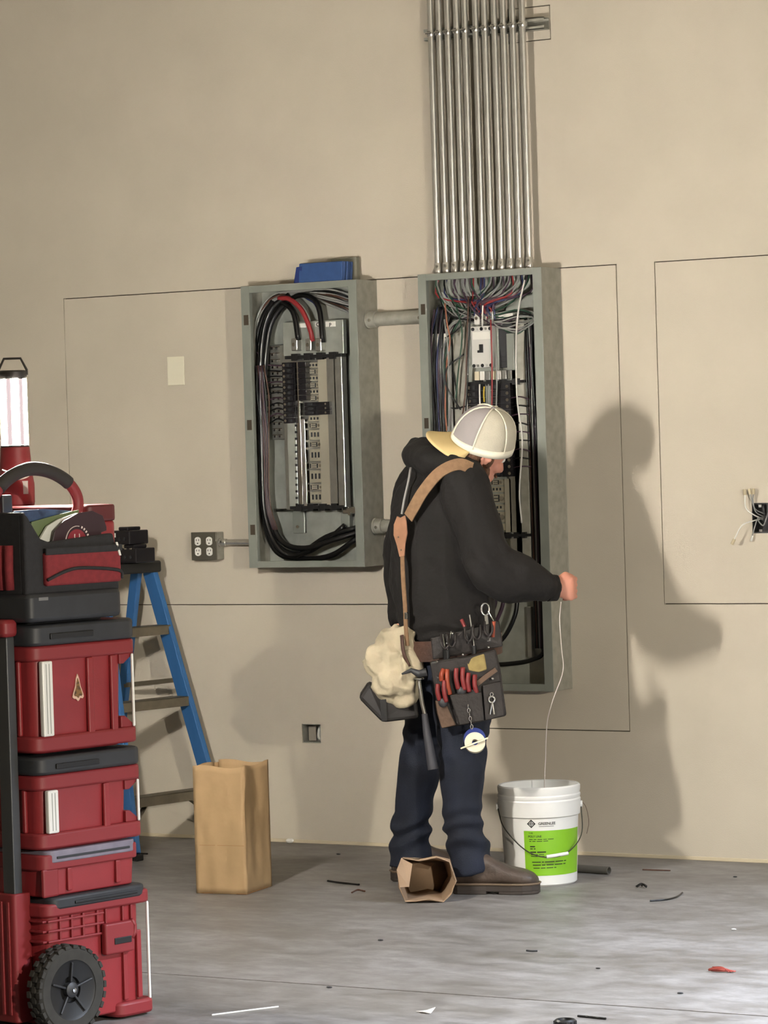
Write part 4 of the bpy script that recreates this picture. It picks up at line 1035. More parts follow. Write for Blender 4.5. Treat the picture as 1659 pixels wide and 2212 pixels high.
# ================================================================== the lit lantern on the stack
LC = V((0.3121, -3.15, 1.619))
ln = thing('work_lantern', 'lit work lantern with a glowing tube on top of the tool stack', 'lantern', (LC.x, LC.y, 1.360))
z0 = LC.z - 1.360 - 0.093                    # foot of the glowing tube
def lantern_glow():
    m = bpy.data.materials.new('lantern_diffuser')
    m.use_nodes = True
    nt = m.node_tree
    nt.nodes.remove(nt.nodes['Principled BSDF'])
    out = nt.nodes['Material Output']
    em = nt.nodes.new('ShaderNodeEmission')
    tc = nt.nodes.new('ShaderNodeTexCoord')
    sx = nt.nodes.new('ShaderNodeSeparateXYZ'); nt.links.new(tc.outputs['Object'], sx.inputs[0])
    at = nt.nodes.new('ShaderNodeMath'); at.operation = 'ARCTAN2'; nt.links.new(sx.outputs['Y'], at.inputs[0]); nt.links.new(sx.outputs['X'], at.inputs[1])
    mu = nt.nodes.new('ShaderNodeMath'); mu.operation = 'MULTIPLY'; mu.inputs[1].default_value = 6.0; nt.links.new(at.outputs[0], mu.inputs[0])
    sn = nt.nodes.new('ShaderNodeMath'); sn.operation = 'SINE'; nt.links.new(mu.outputs[0], sn.inputs[0])
    gt = nt.nodes.new('ShaderNodeMath'); gt.operation = 'GREATER_THAN'; gt.inputs[1].default_value = -0.30      # LED columns, dim frosted strips between
    nt.links.new(sn.outputs[0], gt.inputs[0])
    ms = nt.nodes.new('ShaderNodeMath'); ms.operation = 'MULTIPLY_ADD'; ms.inputs[1].default_value = LANTERN_STRENGTH; ms.inputs[2].default_value = 0.85
    nt.links.new(gt.outputs[0], ms.inputs[0]); nt.links.new(ms.outputs[0], em.inputs['Strength'])
    cx_ = nt.nodes.new('ShaderNodeMix'); cx_.data_type = 'RGBA'
    cx_.inputs['A'].default_value = (1.0, 0.80, 0.80, 1); cx_.inputs['B'].default_value = (1.0, 0.95, 0.86, 1)
    nt.links.new(gt.outputs[0], cx_.inputs['Factor']); nt.links.new(cx_.outputs['Result'], em.inputs['Color'])
    nt.links.new(em.outputs[0], out.inputs['Surface'])
    return m
MB().cyl((0, 0, z0), (0, 0, z0 + 0.183), 0.035, n=32).build('glowing_tube', lantern_glow(), ln, smooth=40)
M_lblk = mat('lantern_cap_black', (40, 36, 32), 0.5)
MB().lathe([(0.037, 0), (0.039, 0.004), (0.039, 0.020), (0.034, 0.024)], 32, (0, 0, z0 + 0.183)).build('top_cap', M_lblk, ln, smooth=35)
hx, hyv = math.cos(YAW), math.sin(YAW)
MB().tube([(s * k * hx, s * k * hyv, z0 + z) for s, k, z in ((-1, 0.039, 0.194), (-1, 0.039, 0.208), (-1, 0.023, 0.240), (1, 0.023, 0.240), (1, 0.039, 0.208), (1, 0.039, 0.194))], 0.0035, 8).build('bail_handle', M_lblk, ln, smooth=60)
for k in range(4):
    a = k * PI / 2 + 0.55
    MB().cyl((0.0372 * math.cos(a), 0.0372 * math.sin(a), z0), (0.0372 * math.cos(a), 0.0372 * math.sin(a), z0 + 0.183), 0.0012, n=6).build('guard_rod', M_steel, ln)
MB().lathe([(0.039, -0.004), (0.040, 0.0), (0.036, 0.002)], 32, (0, 0, z0)).build('collar', M_lblk, ln, smooth=35)
MB().lathe([(0.048, 0.0), (0.050, 0.01), (0.050, 0.06), (0.045, 0.09), (0.040, z0 - 0.004)], 32, (0, 0, 0.0)).build('base', M_redd, ln, smooth=35, bevel=0.002)
MB().obox((-0.0 + 0.045 * math.cos(YAW - 1.0), 0.045 * math.sin(YAW - 1.0), 0.05), (0.012 * math.cos(YAW), 0.012 * math.sin(YAW), 0), (0.006 * math.sin(YAW), -0.006 * math.cos(YAW), 0), (0, 0, 0.018)).build('rating_plate', M_white, ln)
for k, (a0, zz) in enumerate(((0, 0.082), (0.7, 0.09))):
    MB().tube(spline([(0.055 * math.cos(YAW - 2.4 + q * 0.5 + a0 * 0.3), 0.055 * math.sin(YAW - 2.4 + q * 0.5 + a0 * 0.3), zz - 0.012 * q * (1 - 0.3 * q) + 0.01 * k) for q in range(5)], 5), 0.0022, 6).build('cord', M_white, ln, smooth=180)

# ================================================================== stepladder with breakers on its cap
M_blue = mat('ladder_blue_fibreglass', (52, 104, 160), 0.5, var=0.06, vscale=30, stretch=(1, 1, 0.1))
M_step = mat('ladder_aluminium_step', (120, 112, 96), 0.5, metal=0.5, var=0.1, vscale=20)
ld = thing('stepladder', 'blue stepladder standing by the wall behind the tool stack', 'ladder', (-1.028, -0.165, 0))
fT, fB = V((-1.325, 0, 1.045)), V((-1.028, 0, 0.0))
bT, bB = V((-1.40, 0, 1.045)), V((-1.68, 0, 0.0))
nyT, fyT, nyB, fyB = -0.490, -0.235, -0.640, -0.165
def rail(T, B, yT, yB, nm, w, m):
    a, b = V((B.x, yB, B.z + 0.02)), V((T.x, yT, T.z))
    MB().bar(a, b, w, 0.024, (1, 0, 0)).build(nm, m, ld, True, bevel=0.003)
    MB().obox((B.x, yB, 0.012), (w * 0.6, 0, 0), (0, 0.018, 0), (0, 0, 0.012)).build('foot', M_black, ld, True, bevel=0.004)
for yT, yB in ((nyT, nyB), (fyT, fyB)):
    rail(fT, fB, yT, yB, 'front_rail', 0.060, M_blue)
    rail(bT, bB, yT, yB, 'rear_rail', 0.042, M_blue)
for z in (0.222, 0.568, 0.84):
    k = z / fT.z
    x = fB.x + (fT.x - fB.x) * k
    y0, y1 = nyB + (nyT - nyB) * k, fyB + (fyT - fyB) * k
    MB().box((x - 0.04, y0, z - 0.022), (x + 0.034, y1, z - 0.018)).box((x - 0.04, y0, z - 0.036), (x - 0.036, y1, z + 0.0)).box((x + 0.03, y0, z - 0.036), (x + 0.034, y1, z)).box((x - 0.04, y0, z - 0.004), (x + 0.034, y1, z)).build('step', M_step, ld, True, bevel=0.001)
for z in (0.10, 0.72):
    k = z / bT.z
    x = bB.x + (bT.x - bB.x) * k
    MB().bar((x, nyB + (nyT - nyB) * k, z), (x, fyB + (fyT - fyB) * k, z), 0.03, 0.016).build('rear_brace', M_step, ld, True, bevel=0.003)
k = 0.222 / fT.z
MB().bar((fB.x + (fT.x - fB.x) * 0.08, fyB, 0.09), (fB.x + (fT.x - fB.x) * k, fyB - 0.13, 0.19), 0.022, 0.004, (1, 0, 0)).build('diagonal_brace', M_step, ld, True)
MB().bar((fB.x + (fT.x - fB.x) * 0.08, nyB, 0.09), (fB.x + (fT.x - fB.x) * k, nyB + 0.13, 0.19), 0.022, 0.004, (1, 0, 0)).build('diagonal_brace', M_step, ld, True)
MB().bar((fB.x + (fT.x - fB.x) * 0.6, fyB - 0.05, 0.63), (bB.x + (bT.x - bB.x) * 0.6, fyB - 0.05, 0.60), 0.018, 0.004).build('spreader', M_step, ld, True)
cp = rbox(-1.44, -1.285, -0.515, -0.205, 1.04, 1.085, 0.015)
cp.build('top_cap', mat('ladder_cap_black', (30, 30, 30), 0.55), ld, True, bevel=0.008, smooth=35)
# paper tag taped to the near rail
LADR = math.radians(-12)
lb = MB().poly3([(-1.318, -0.522, 1.030), (-1.283, -0.522, 1.020), (-1.262, -0.535, 0.885), (-1.296, -0.535, 0.890)], (0, 0.002, 0)).build('paper_tag', mat('tag_paper', (196, 196, 180), 0.6, rgb2=(160, 158, 146), vscale=70), ld, True)
M_print = mat('grey_print', (120, 122, 118), 0.6)
for i in range(6):
    k = (i + 0.8) / 7
    a = V((-1.314, -0.5232, 1.028)).lerp(V((-1.292, -0.5362, 0.892)), k); b = V((-1.287, -0.5232, 1.020)).lerp(V((-1.266, -0.5362, 0.887)), k)
    MB().bar(a, b, 0.004 + 0.004 * (i % 2), 0.0006, (0, 0, 1)).build('print_line', M_print, lb, True)
ld.rotation_euler = (0, 0, LADR)
# two black breakers lying on the cap
for i, (pa, pb, lab, dz) in enumerate((((-1.285, -0.36, 1.07), (-1.161, -0.36, 1.135), 'black three-pole breaker on the ladder cap with silver terminals', 0), ((-1.312, -0.36, 1.137), (-1.201, -0.36, 1.206), 'black breaker with a white sticker, stacked on another on the ladder', 1))):
    zb_ = 1.085 if i == 0 else 1.154
    x0, x1 = (-1.355, -1.245) if i == 0 else (-1.375, -1.275)
    t = thing('circuit_breaker', lab, 'breaker', (x0, -0.36, zb_), LADR, group='breakers on the ladder')
    h = 0.068 if i == 0 else 0.066
    w = x1 - x0
    MB().box((0, 0, 0), (w, 0.10, h * 0.8)).box((w * 0.25, 0.015, h * 0.8), (w * 0.75, 0.085, h)).build('case', M_breaker, t, bevel=0.004)
    for k in range(3):
        MB().cyl((w * (0.2 + 0.28 * k), -0.001, h * 0.32), (w * (0.2 + 0.28 * k), -0.004, h * 0.32), 0.006, n=10).build('terminal_screw', M_dark, t, smooth=40)
        if i == 0:
            MB().box((w * (0.14 + 0.28 * k), -0.002, h * 0.72), (w * (0.26 + 0.28 * k), 0.012, h * 0.83)).build('terminal_clip', M_chrome, t, bevel=0.002)
    if i:
        MB().box((w * 0.10, -0.0015, h * 0.42), (w * 0.27, 0.0, h * 0.66)).build('sticker', M_white, t)

# ================================================================== the second work light, far right of the view
FL = V((6.1, -6.2, 1.62))
fd = thing('tripod_work_light', 'bright square work light on a yellow tripod, right of the view', 'work light', (FL.x, FL.y, 0))
M_yel = mat('tripod_yellow', (220, 170, 40), 0.5)
for k in range(3):
    a = 2 * PI * k / 3
    MB().tube([(0, 0, 0.75), (0.45 * math.cos(a), 0.45 * math.sin(a), 0.012)], 0.012, 8).build('leg', M_yel, fd, smooth=180)
MB().cyl((0, 0, 0.70), (0, 0, 1.45), 0.016).build('pole', M_dark, fd, smooth=40)
dirv = (V((-0.3, 0, 1.3)) - FL).normalized()
sd = dirv.cross(V((0, 0, 1))).normalized(); uv = sd.cross(dirv)
cc = V((0, 0, FL.z)) - dirv * 0.03
MB().obox(cc, sd * 0.19, uv * 0.17, dirv * 0.02).build('housing', M_dark, fd, bevel=0.01)
MB().tube([(0, 0, 1.44), sd * 0.2 + V((0, 0, 1.46)), sd * 0.2 + cc], 0.008, 8).build('yoke', M_dark, fd, smooth=60)
m = mat('flood_lens', (255, 246, 228), 0.5, emit=FLOOD_STRENGTH)
MB().obox(cc + dirv * 0.024, sd * 0.06, uv * 0.055, dirv * 0.003).build('lens', m, fd)

from mathutils import noise as mnoise
# ================================================================== bucket, bags, pipe, floor litter
M_pail = mat('pail_white', (232, 231, 226), 0.35, var=0.02, vscale=8)
BKC = V((0.592, -0.672, 0.0))
pail = thing('bucket', 'white plastic pail with a green label beside the worker\'s boot', 'bucket', tuple(BKC))
PH = 0.335
r0, r1 = 0.121, 0.136
def pr(z): return r0 + (r1 - r0) * z / PH
b = MB().lathe([(r0 - 0.006, 0.0), (r0, 0.006), (pr(0.23), 0.23), (pr(0.232) + 0.006, 0.234), (pr(0.29) + 0.007, 0.285), (pr(0.29) + 0.004, 0.29), (pr(0.3) + 0.006, 0.296), (pr(0.3) + 0.006, 0.302), (pr(0.31) + 0.003, 0.306), (pr(0.32) + 0.005, 0.318),
                (pr(0.32) + 0.005, 0.330), (pr(0.33), PH), (pr(0.33) - 0.006, PH - 0.002), (pr(0.31) - 0.006, 0.31), (r0 - 0.004, 0.008), (0.001, 0.008)], 64, cap=False)
b.add([(0, 0, 0.0)], []); b.build('pail_body', M_pail, pail, smooth=30)
MB().lathe([(0.11, 0.02), (0.118, 0.18), (0.10, 0.24), (0.06, 0.262), (0.03, 0.262), (0.028, 0.02)], 40, cap=False).build('line_coil', mat('poly_line_white', (196, 188, 180), 0.7, var=0.12, vscale=60, bump=0.5, bscale=120), pail, smooth=40)
th0 = YAW - PI / 2                           # direction from the pail to the viewer
def wrap(s, z, off=0.0006):                  # s = metres along the wall of the pail from the label middle
    r = pr(z) + off
    a = th0 + 0.42 + s / 0.128
    return (r * math.cos(a), r * math.sin(a), z)
M_lab = mat('label_green', (134, 190, 40), 0.4, var=0.05, vscale=12)
lab = MB().grid(25, 4, lambda u, v: wrap(-0.115 + 0.23 * u, 0.038 + 0.152 * v, 0.0005)).build('label', M_lab, pail, smooth=180)
def letter(txt, size, s, z, m, parent, bold=False, nm='lettering'):
    vs_, fs_ = text_mesh(txt, size, bold)
    MB().add([wrap(s + x, z + y, 0.0010) for x, y, zz in vs_], fs_).build(nm, m, parent)
M_ink = mat('black_ink', (28, 30, 24), 0.5); M_inkg = mat('grey_ink', (120, 120, 118), 0.5)
letter('GREENLEE', 0.0125, -0.065, 0.210, M_ink, pail, True)
MB().grid(10, 2, lambda u, v: wrap(-0.063 + 0.05 * u, 0.2035 + 0.0018 * v, 0.0010)).build('fine_print', M_inkg, pail)
dm = [(0, 0.0145), (0.0145, 0), (0, -0.0145), (-0.0145, 0)]
MB().add([wrap(-0.088 + x, 0.214 + y, 0.0009) for x, y in dm], [(0, 1, 2, 3)]).build('diamond_logo', M_ink, pail)
cirv = [(0.0075 * math.cos(2 * PI * k / 20), 0.0075 * math.sin(2 * PI * k / 20)) for k in range(20)] + [(0.0060 * math.cos(2 * PI * k / 20), 0.0060 * math.sin(2 * PI * k / 20)) for k in range(20)]
MB().add([wrap(-0.088 + x, 0.214 + y, 0.0014) for x, y in cirv], [(k, (k + 1) % 20, 20 + (k + 1) % 20, 20 + k) for k in range(20)]).build('logo_ring', M_pail, pail)
letter('G', 0.0095, -0.0913, 0.2106, M_pail, pail, True, 'logo_letter')
letter('POLY LINE', 0.0095, -0.100, 0.168, M_ink, lab, True)
letter('TYPE', 0.0065, -0.098, 0.180, M_ink, lab, True)
# unreadable small print: rows of word-length bars
random.seed(5)
def row(s0, z, words, h):
    s = s0
    for w_ in words:
        MB().grid(4, 2, lambda u, v: wrap(s + w_ * u, z + h * v, 0.0009)).build('small_print', M_ink, lab)
        s += w_ + 0.0035
row(-0.097, 0.160, (0.012, 0.009, 0.016, 0.012, 0.02), 0.0020)
row(-0.097, 0.154, (0.007, 0.011, 0.019, 0.016), 0.0020)
row(-0.095, 0.135, (0.017,), 0.0040)
row(-0.095, 0.128, (0.009, 0.006), 0.0030)
row(-0.095, 0.116, (0.020, 0.030), 0.0042)
row(-0.093, 0.109, (0.024, 0.017), 0.0020)
row(-0.093, 0.103, (0.022, 0.02), 0.0020)
row(-0.09, 0.083, (0.03, 0.007, 0.034, 0.03, 0.01), 0.0030)
row(-0.088, 0.073, (0.028, 0.012, 0.026, 0.03, 0.01), 0.0030)
row(-0.086, 0.063, (0.022, 0.016, 0.024, 0.008), 0.0026)
# bail: thin wire from ear to ear, hanging down in front, with a white grip
ev = V((math.cos(YAW), math.sin(YAW), 0)); fv = V((math.cos(th0), math.sin(th0), 0))
eL, eR = ev * -0.142 + V((0, 0, 0.262)), ev * 0.142 + V((0, 0, 0.262))
bail = [eL, ev * -0.125 + fv * 0.075 + V((0, 0, 0.20)), ev * -0.065 + fv * 0.142 + V((0, 0, 0.135)), ev * 0.0 + fv * 0.158 + V((0, 0, 0.106)), ev * 0.075 + fv * 0.142 + V((0, 0, 0.112)), ev * 0.135 + fv * 0.07 + V((0, 0, 0.165)), eR]
sp = spline(bail, 8)
MB().tube(sp, 0.0021, 6).build('bail_wire', mat('bail_wire_grey', (84, 84, 76), 0.35, metal=0.8), pail, smooth=180)
MB().tube(spline([ev * 0.012 + fv * 0.158 + V((0, 0, 0.106)), ev * 0.045 + fv * 0.152 + V((0, 0, 0.109)), ev * 0.085 + fv * 0.137 + V((0, 0, 0.113))], 6), 0.0062, 10).build('bail_grip', M_white, pail, smooth=60)
for s in (-1, 1):
    MB().cyl(ev * s * 0.130 + V((0, 0, 0.262)), ev * s * 0.146 + V((0, 0, 0.262)), 0.012, n=14).build('ear', M_pail, pail, smooth=40)
# thin string from the pail up to the worker's hand
hs = (0.7749, -0.8183, 0.96)
sg = MB().tube(spline([hs, (0.7653, -0.8138, 0.8982), (0.7552, -0.7871, 0.8039), (0.7394, -0.7518, 0.7239), (0.6913, -0.7361, 0.6289), (0.6539, -0.7136, 0.5484), (0.6278, -0.6856, 0.4201), (0.6139, -0.6733, 0.3054), (BKC.x + 0.02, BKC.y + 0.01, 0.262)], 6), 0.0018, 6)
tag(sg.build('pull_string', mat('pull_string_white', (226, 216, 208), 0.5), smooth=180), 'thin white pull string hanging from the worker\'s hand into the pail', 'string')
wsp = MB().tube(spline([BKC + ev * 0.140 + V((0, 0, 0.275)), BKC + ev * 0.158 + V((0, 0, 0.25)), BKC + ev * 0.166 + V((0, 0, 0.20)), BKC + ev * 0.158 + V((0, 0, 0.16))], 6), 0.0010, 5)
tag(wsp.build('loose_wire', M_brownwire, smooth=180), 'hair-thin wire curling off the right side of the white pail', 'wire')
# grey pipe on the floor behind the pail
pa, pb = V((0.5652, -0.4082, 0)), V((0.7268, -0.4302, 0))
dd = (pb - pa).normalized()
t = thing('pipe_offcut', 'grey pipe offcut lying on the floor right of the pail', 'pipe', (pb.x, pb.y, 0.0))
w_ = pa - dd * 0.35 - pb
MB().lathe([(0.0135, 0), (0.0135, 0.46), (0.0115, 0.46), (0.0115, 0)], 20, V((0, 0, 0.0137)) - dd * 0.46, dd, cap=False).build('pipe', mat('pipe_grey', (112, 110, 104), 0.5, metal=0.3), t, smooth=40)
# --- tall brown paper bag
M_paper = mat('kraft_paper', (170, 142, 104), 0.75, var=0.05, vscale=10, bump=0.25, bscale=14)
M_paper_in = mat('kraft_paper_inside', (150, 112, 70), 0.8)
BL, BM = V((-0.4037, -1.285, 0)), V((-0.219, -1.258, 0))
fx = (BM - BL).normalized(); fy = V((-fx.y, fx.x, 0))
bw, bd, bh = (BM - BL).length, 0.205, 0.430
random.seed(3)
bag = thing('paper_bag', 'tall open brown paper bag standing on the floor by the ladder', 'paper bag', tuple(BL))
def crease(p, u, z):
    q = V((u * 2.2 + p, z * 9, p))
    return 0.006 * mnoise.noise(q) + 0.0025 * mnoise.noise(q * 3.1)
def wallgrid(o, d, L, n_out, p, gus=0.0):
    def f(u, v):
        z = v * bh * (1.0 + 0.012 * math.sin(6 * u + p))
        k = crease(p, u * 2, z)
        if gus:
            k -= gus * math.exp(-((u - 0.5) / 0.22) ** 2) * (0.25 + 0.75 * v)
        edge = min(u, 1 - u) / 0.06
        k *= min(1, edge)
        q = o + d * (L * u) + n_out * k
        q = q + fx * 0.006 * math.sin(v * 3.0) * 0 + V((0, 0, 0))
        q.z = max(0.0, z) + 0.001
        return q
    return f
M_list = (('front_panel', V((0, 0, 0)), fx, bw, -fy, 0.3, 0.0), ('side_panel', fx * bw, fy, bd, fx, 1.7, 0.016), ('back_panel', fx * bw + fy * bd, -fx, bw, fy, 2.9, 0.0), ('side_panel', fy * bd, -fy, bd, -fx, 4.4, 0.016))
for nm, o_, d_, L_, no, p_, gs in M_list:
    MB().grid(17, 22, wallgrid(o_, d_, L_, no, p_, gs)).build(nm, M_paper, bag, smooth=25, solid=0.0012)
MB().obox(fx * bw / 2 + fy * bd / 2 + V((0, 0, 0.002)), fx * bw / 2, fy * bd / 2, V((0, 0, 0.001))).build('bottom_panel', M_paper_in, bag)
fl_ = MB().obox(fx * bw / 2 + V((0, 0, 0.165)) - fy * 0.0016, fx * bw * 0.48, fy * 0.0004, V((0, 0, 0.0007))).build('fold_line', M_paper_in, bag)
# --- small crumpled bag on its side, mouth to the viewer
sb = thing('paper_sack', 'small crumpled paper sack lying open in front of the boots', 'paper bag', tuple((0.4566, -1.223, 0)))
mth = V((-0.15, -0.99, 0)).normalized(); sw = V((mth.y * -1, mth.x, 0)) * -1
sw = V((math.cos(YAW), math.sin(YAW), 0)); mth = V((math.sin(YAW), -math.cos(YAW), 0))
outl = [(-0.083, 0.055), (-0.088, 0.105), (-0.070, 0.143), (-0.020, 0.138), (0.040, 0.142), (0.085, 0.128), (0.098, 0.070), (0.082, 0.030), (0.060, 0.006), (0.010, 0.012), (-0.035, 0.004), (-0.066, 0.006)]
random.seed(9)
rings = []
for j, (dep, sc) in enumerate(((0.02, 1.0), (0.0, 1.01), (-0.05, 0.95), (-0.10, 0.93), (-0.16, 0.85), (-0.22, 0.80))):
    g = []
    for i, (x, z) in enumerate(outl):
        jx, jz = random.uniform(-.005, .005), random.uniform(-.005, .005)
        lean = 0.05 * (z / 0.14) if j < 2 else 0
        zz = max(0.002, (z - 0.07) * sc + 0.07 + jz - (0.01 if j > 3 else 0))
        g.append(sw * (x * sc + jx) + mth * (dep - lean + 0.012 * math.sin(i * 2.3)) + V((0, 0, zz)))
    rings.append(g)
M_sack = mat('sack_paper_grey', (160, 134, 108), 0.8, var=0.06, vscale=14, bump=0.3, bscale=18); 
MB().loft(rings, cap=False).add(rings[-1], [list(range(12))]).build('sack_wall', M_sack, sb, smooth=20, solid=0.002)
inner = [[p * 0.97 + V((0, 0, 0.003)) for p in g] for g in rings[1:]]
# the sack's torn front lip folds down
MB().poly3([rings[0][0], rings[0][1], rings[0][2], rings[0][2] + mth * 0.002 + sw * 0.035 - V((0, 0, 0.02)), rings[0][0] + sw * 0.03], mth * 0.0015).build('folded_lip', M_sack, sb)

# --- litter on the floor
def scrap(name, label, cat, pts, r, m, group='wire scraps on the floor', flat=1.0):
    o = MB().tube(spline([(p[0], p[1], max(r, p[2] + r)) for p in pts], 5), r, 6, flat=flat).build(name, m, smooth=60)
    return tag(o, label, cat, group)
scrap('wire_scrap', 'black bent wire scrap on the floor left of the boots', 'wire', [(-0.1214, -0.8976, 0), (-0.0548, -0.9239, 0), (0.0327, -0.9428, 0)], 0.0035, M_blackwire)
scrap('wire_scrap', 'brown curled sliver on the floor below the black wire', 'wire', [(0.1082, -1.115, 0), (0.093, -1.052, 0), (0.1332, -1.073, 0)], 0.003, M_brownwire)
scrap('wire_scrap', 'dark elbow-shaped wire scrap on the floor right of the pail', 'wire', [(1.145, -0.9701, 0), (1.183, -0.925, 0), (1.187, -0.858, 0), (1.163, -0.7662, 0)], 0.003, M_blackwire)
scrap('wire_scrap', 'faint straight wire scrap near the wall, right of the pail', 'wire', [(0.79, -0.2995, 0), (0.8367, -0.297, 0), (0.8924, -0.2915, 0)], 0.0025, M_brownwire)
scrap('wire_scrap', 'straight dark wire at the bottom edge of the view', 'wire', [(1.872, -2.89, 0), (1.917, -2.894, 0), (1.958, -2.899, 0)], 0.003, M_blackwire)
scrap('wire_scrap', 'thin dark wire beside the red tool boxes near the wall', 'wire', [(-1.258, -0.4557, 0), (-1.212, -0.4694, 0), (-1.175, -0.4716, 0)], 0.003, M_blackwire)
scrap('wire_scrap', 'short grey wire bit in the middle of the open floor', 'wire', [(1.24, -1.991, 0), (1.261, -1.993, 0), (1.275, -1.988, 0)], 0.0025, M_dark)
scrap('cable_tie', 'long thin white cable tie on the floor by the wheel', 'cable tie', [(0.954, -3.22, 0), (0.996, -3.145, 0), (1.054, -3.049, 0)], 0.002, M_white, None, 0.6)
t = thing('wire_knot', 'small tangled black wire knot on the floor near the wall', 'wire', tuple((0.9783, -0.6913, 0)), group='wire scraps on the floor')
for a in ((-.02, .0, .018, .004), (-.012, -.01, .004, .016), (-.004, .012, .022, -.008)):
    MB().tube(spline([(a[0], a[1], 0.004), (0.0, 0.002, 0.014), (a[2], a[3], 0.005)], 5), 0.003, 6).build('strand', M_blackwire, t, smooth=180)
t = thing('red_wire_bundle', 'small bundle of red stripped wire on the open floor', 'wire', tuple((1.931, -2.127, 0)))
M_rw = mat('red_wire_dull', (150, 66, 56), 0.5)
random.seed(8)
for i in range(9):
    o = random.uniform(-.012, .012)
    MB().tube(spline([(-0.034 + random.uniform(-.006, .004), o, 0.003 + 0.001 * i), (0.0, o * 0.6 + random.uniform(-.006, .006), 0.004 + 0.0012 * i), (0.034 + random.uniform(-.01, .004), -o, 0.003)], 5), 0.0015, 5).build('strand', M_rw, t, smooth=180)
t = thing('paper_scrap', 'torn white paper scrap at the bottom of the view', 'paper scrap', tuple((1.47, -2.986, 0)))
MB().poly3([(-0.03, 0.004, 0.002), (0.0, -0.006, 0.004), (0.024, -0.010, 0.003), (0.030, 0.004, 0.016), (0.012, 0.008, 0.010), (-0.008, 0.012, 0.003)], (0, 0.0006, 0.0015)).build('sheet', M_white, t)
t = thing('foam_chunk', 'small white foam chunk on the floor against the wall', 'foam', tuple((-0.8283, -0.0282, 0)))
MB().ell((0, 0, 0.010), (0.017, 0.010, 0.009), nu=9, nv=6).ell((0.010, -0.002, 0.012), (0.009, 0.008, 0.008), nu=8, nv=5).build('lump', M_white, t)
t = thing('black_bottle_cap', 'round black cap at the bottom edge of the view', 'cap', tuple((1.905, -3.024, 0)))
MB().lathe([(0.026, 0.0), (0.028, 0.004), (0.028, 0.016), (0.024, 0.020), (0.018, 0.020), (0.017, 0.014), (0.001, 0.014)], 28, cap=False).build('cap_body', M_black, t, smooth=35)
for i in range(14):
    a = 2 * PI * i / 14
    MB().obox((0.0285 * math.cos(a), 0.0285 * math.sin(a), 0.010), (0.0012 * math.cos(a), 0.0012 * math.sin(a), 0), (-0.002 * math.sin(a), 0.002 * math.cos(a), 0), (0, 0, 0.006)).build('ridge', M_black, t)
spots = (('tiny dark grit on the floor near the wall', (-0.4728, -0.2548, 0), 0.006, M_dark), ('tiny white bit on the bright open floor', (1.645, -1.421, 0), 0.006, M_white), ('tiny dark speck on the open floor, level with the red wire', (1.58, -2.198, 0), 0.005, M_black),
         ('flat dark chip on the floor beyond the joint', (1.972, -2.484, 0), 0.006, M_dark), ('flat dark chip on the floor in front of the sack', (0.725, -1.963, 0), 0.006, M_dark), ('dark chip on the floor by the saw-cut joint', (1.022, -2.738, 0), 0.006, M_dark), ('dark chip near the wall at the right edge', (1.168, -0.3607, 0), 0.005, M_dark))
for lab_, p, s_, m_ in spots:
    o = MB().ell((p[0], p[1], s_ * 0.4), (s_ * 1.6, s_, s_ * 0.42), nu=7, nv=4).build('floor_chip', m_)
    tag(o, lab_, 'debris', 'chips on the floor')

# ================================================================== the worker
CU = V((math.cos(YAW), math.sin(YAW), 0)); CF = V((-math.sin(YAW), math.cos(YAW), 0)); CZ = V((0, 0, 1))
man = thing('person', 'worker in black hoodie, jeans and backwards cap standing at the taller panel', 'person', (0.3359, -0.9041, 0.0003))
AL = math.radians(26)
fb = CU * math.cos(AL) + CF * math.sin(AL)              # body facing
lb_ = CF * math.cos(AL) - CU * math.sin(AL)             # towards his left
M_skin = mat('skin', (214, 150, 128), 0.5, var=0.05, vscale=20)
M_hood = mat('hoodie_black', (21, 18, 17), 0.9, var=0.18, vscale=9, bump=0.25, bscale=60)
M_jean = mat('jeans_denim', (23, 29, 44), 0.85, var=0.3, vscale=7, bump=0.2, bscale=240)
M_boot = mat('boot_leather', (78, 66, 58), 0.5, var=0.25, vscale=14, bump=0.2, bscale=60)
M_sole = mat('boot_sole', (60, 52, 46), 0.7)
M_hair = mat('hair_brown', (92, 62, 42), 0.7, var=0.3, vscale=60, bump=0.5, bscale=120)

def ering(c, ux, uy, a, b, n=28, pw=2.0):
    c = V(c); g = []
    for k in range(n):
        w = 2 * PI * k / n
        cs, sn = math.cos(w), math.sin(w)
        g.append(c + ux * (a * math.copysign(abs(cs) ** (2 / pw), cs)) + uy * (b * math.copysign(abs(sn) ** (2 / pw), sn)))
    return g
from mathutils import noise as mnoise
def wrinkle(amp, sc, stretch=(1, 1, 1), z0=None, amp2=0.0, sc2=1.0):
    def f(me):
        nrm = [v.normal.copy() for v in me.vertices]
        for v, n_ in zip(me.vertices, nrm):
            p = v.co
            q = V((p.x * sc * stretch[0], p.y * sc * stretch[1], p.z * sc * stretch[2]))
            d = amp * mnoise.noise(q) + amp2 * mnoise.noise(p * sc2)
            v.co = p + n_ * d
    return f
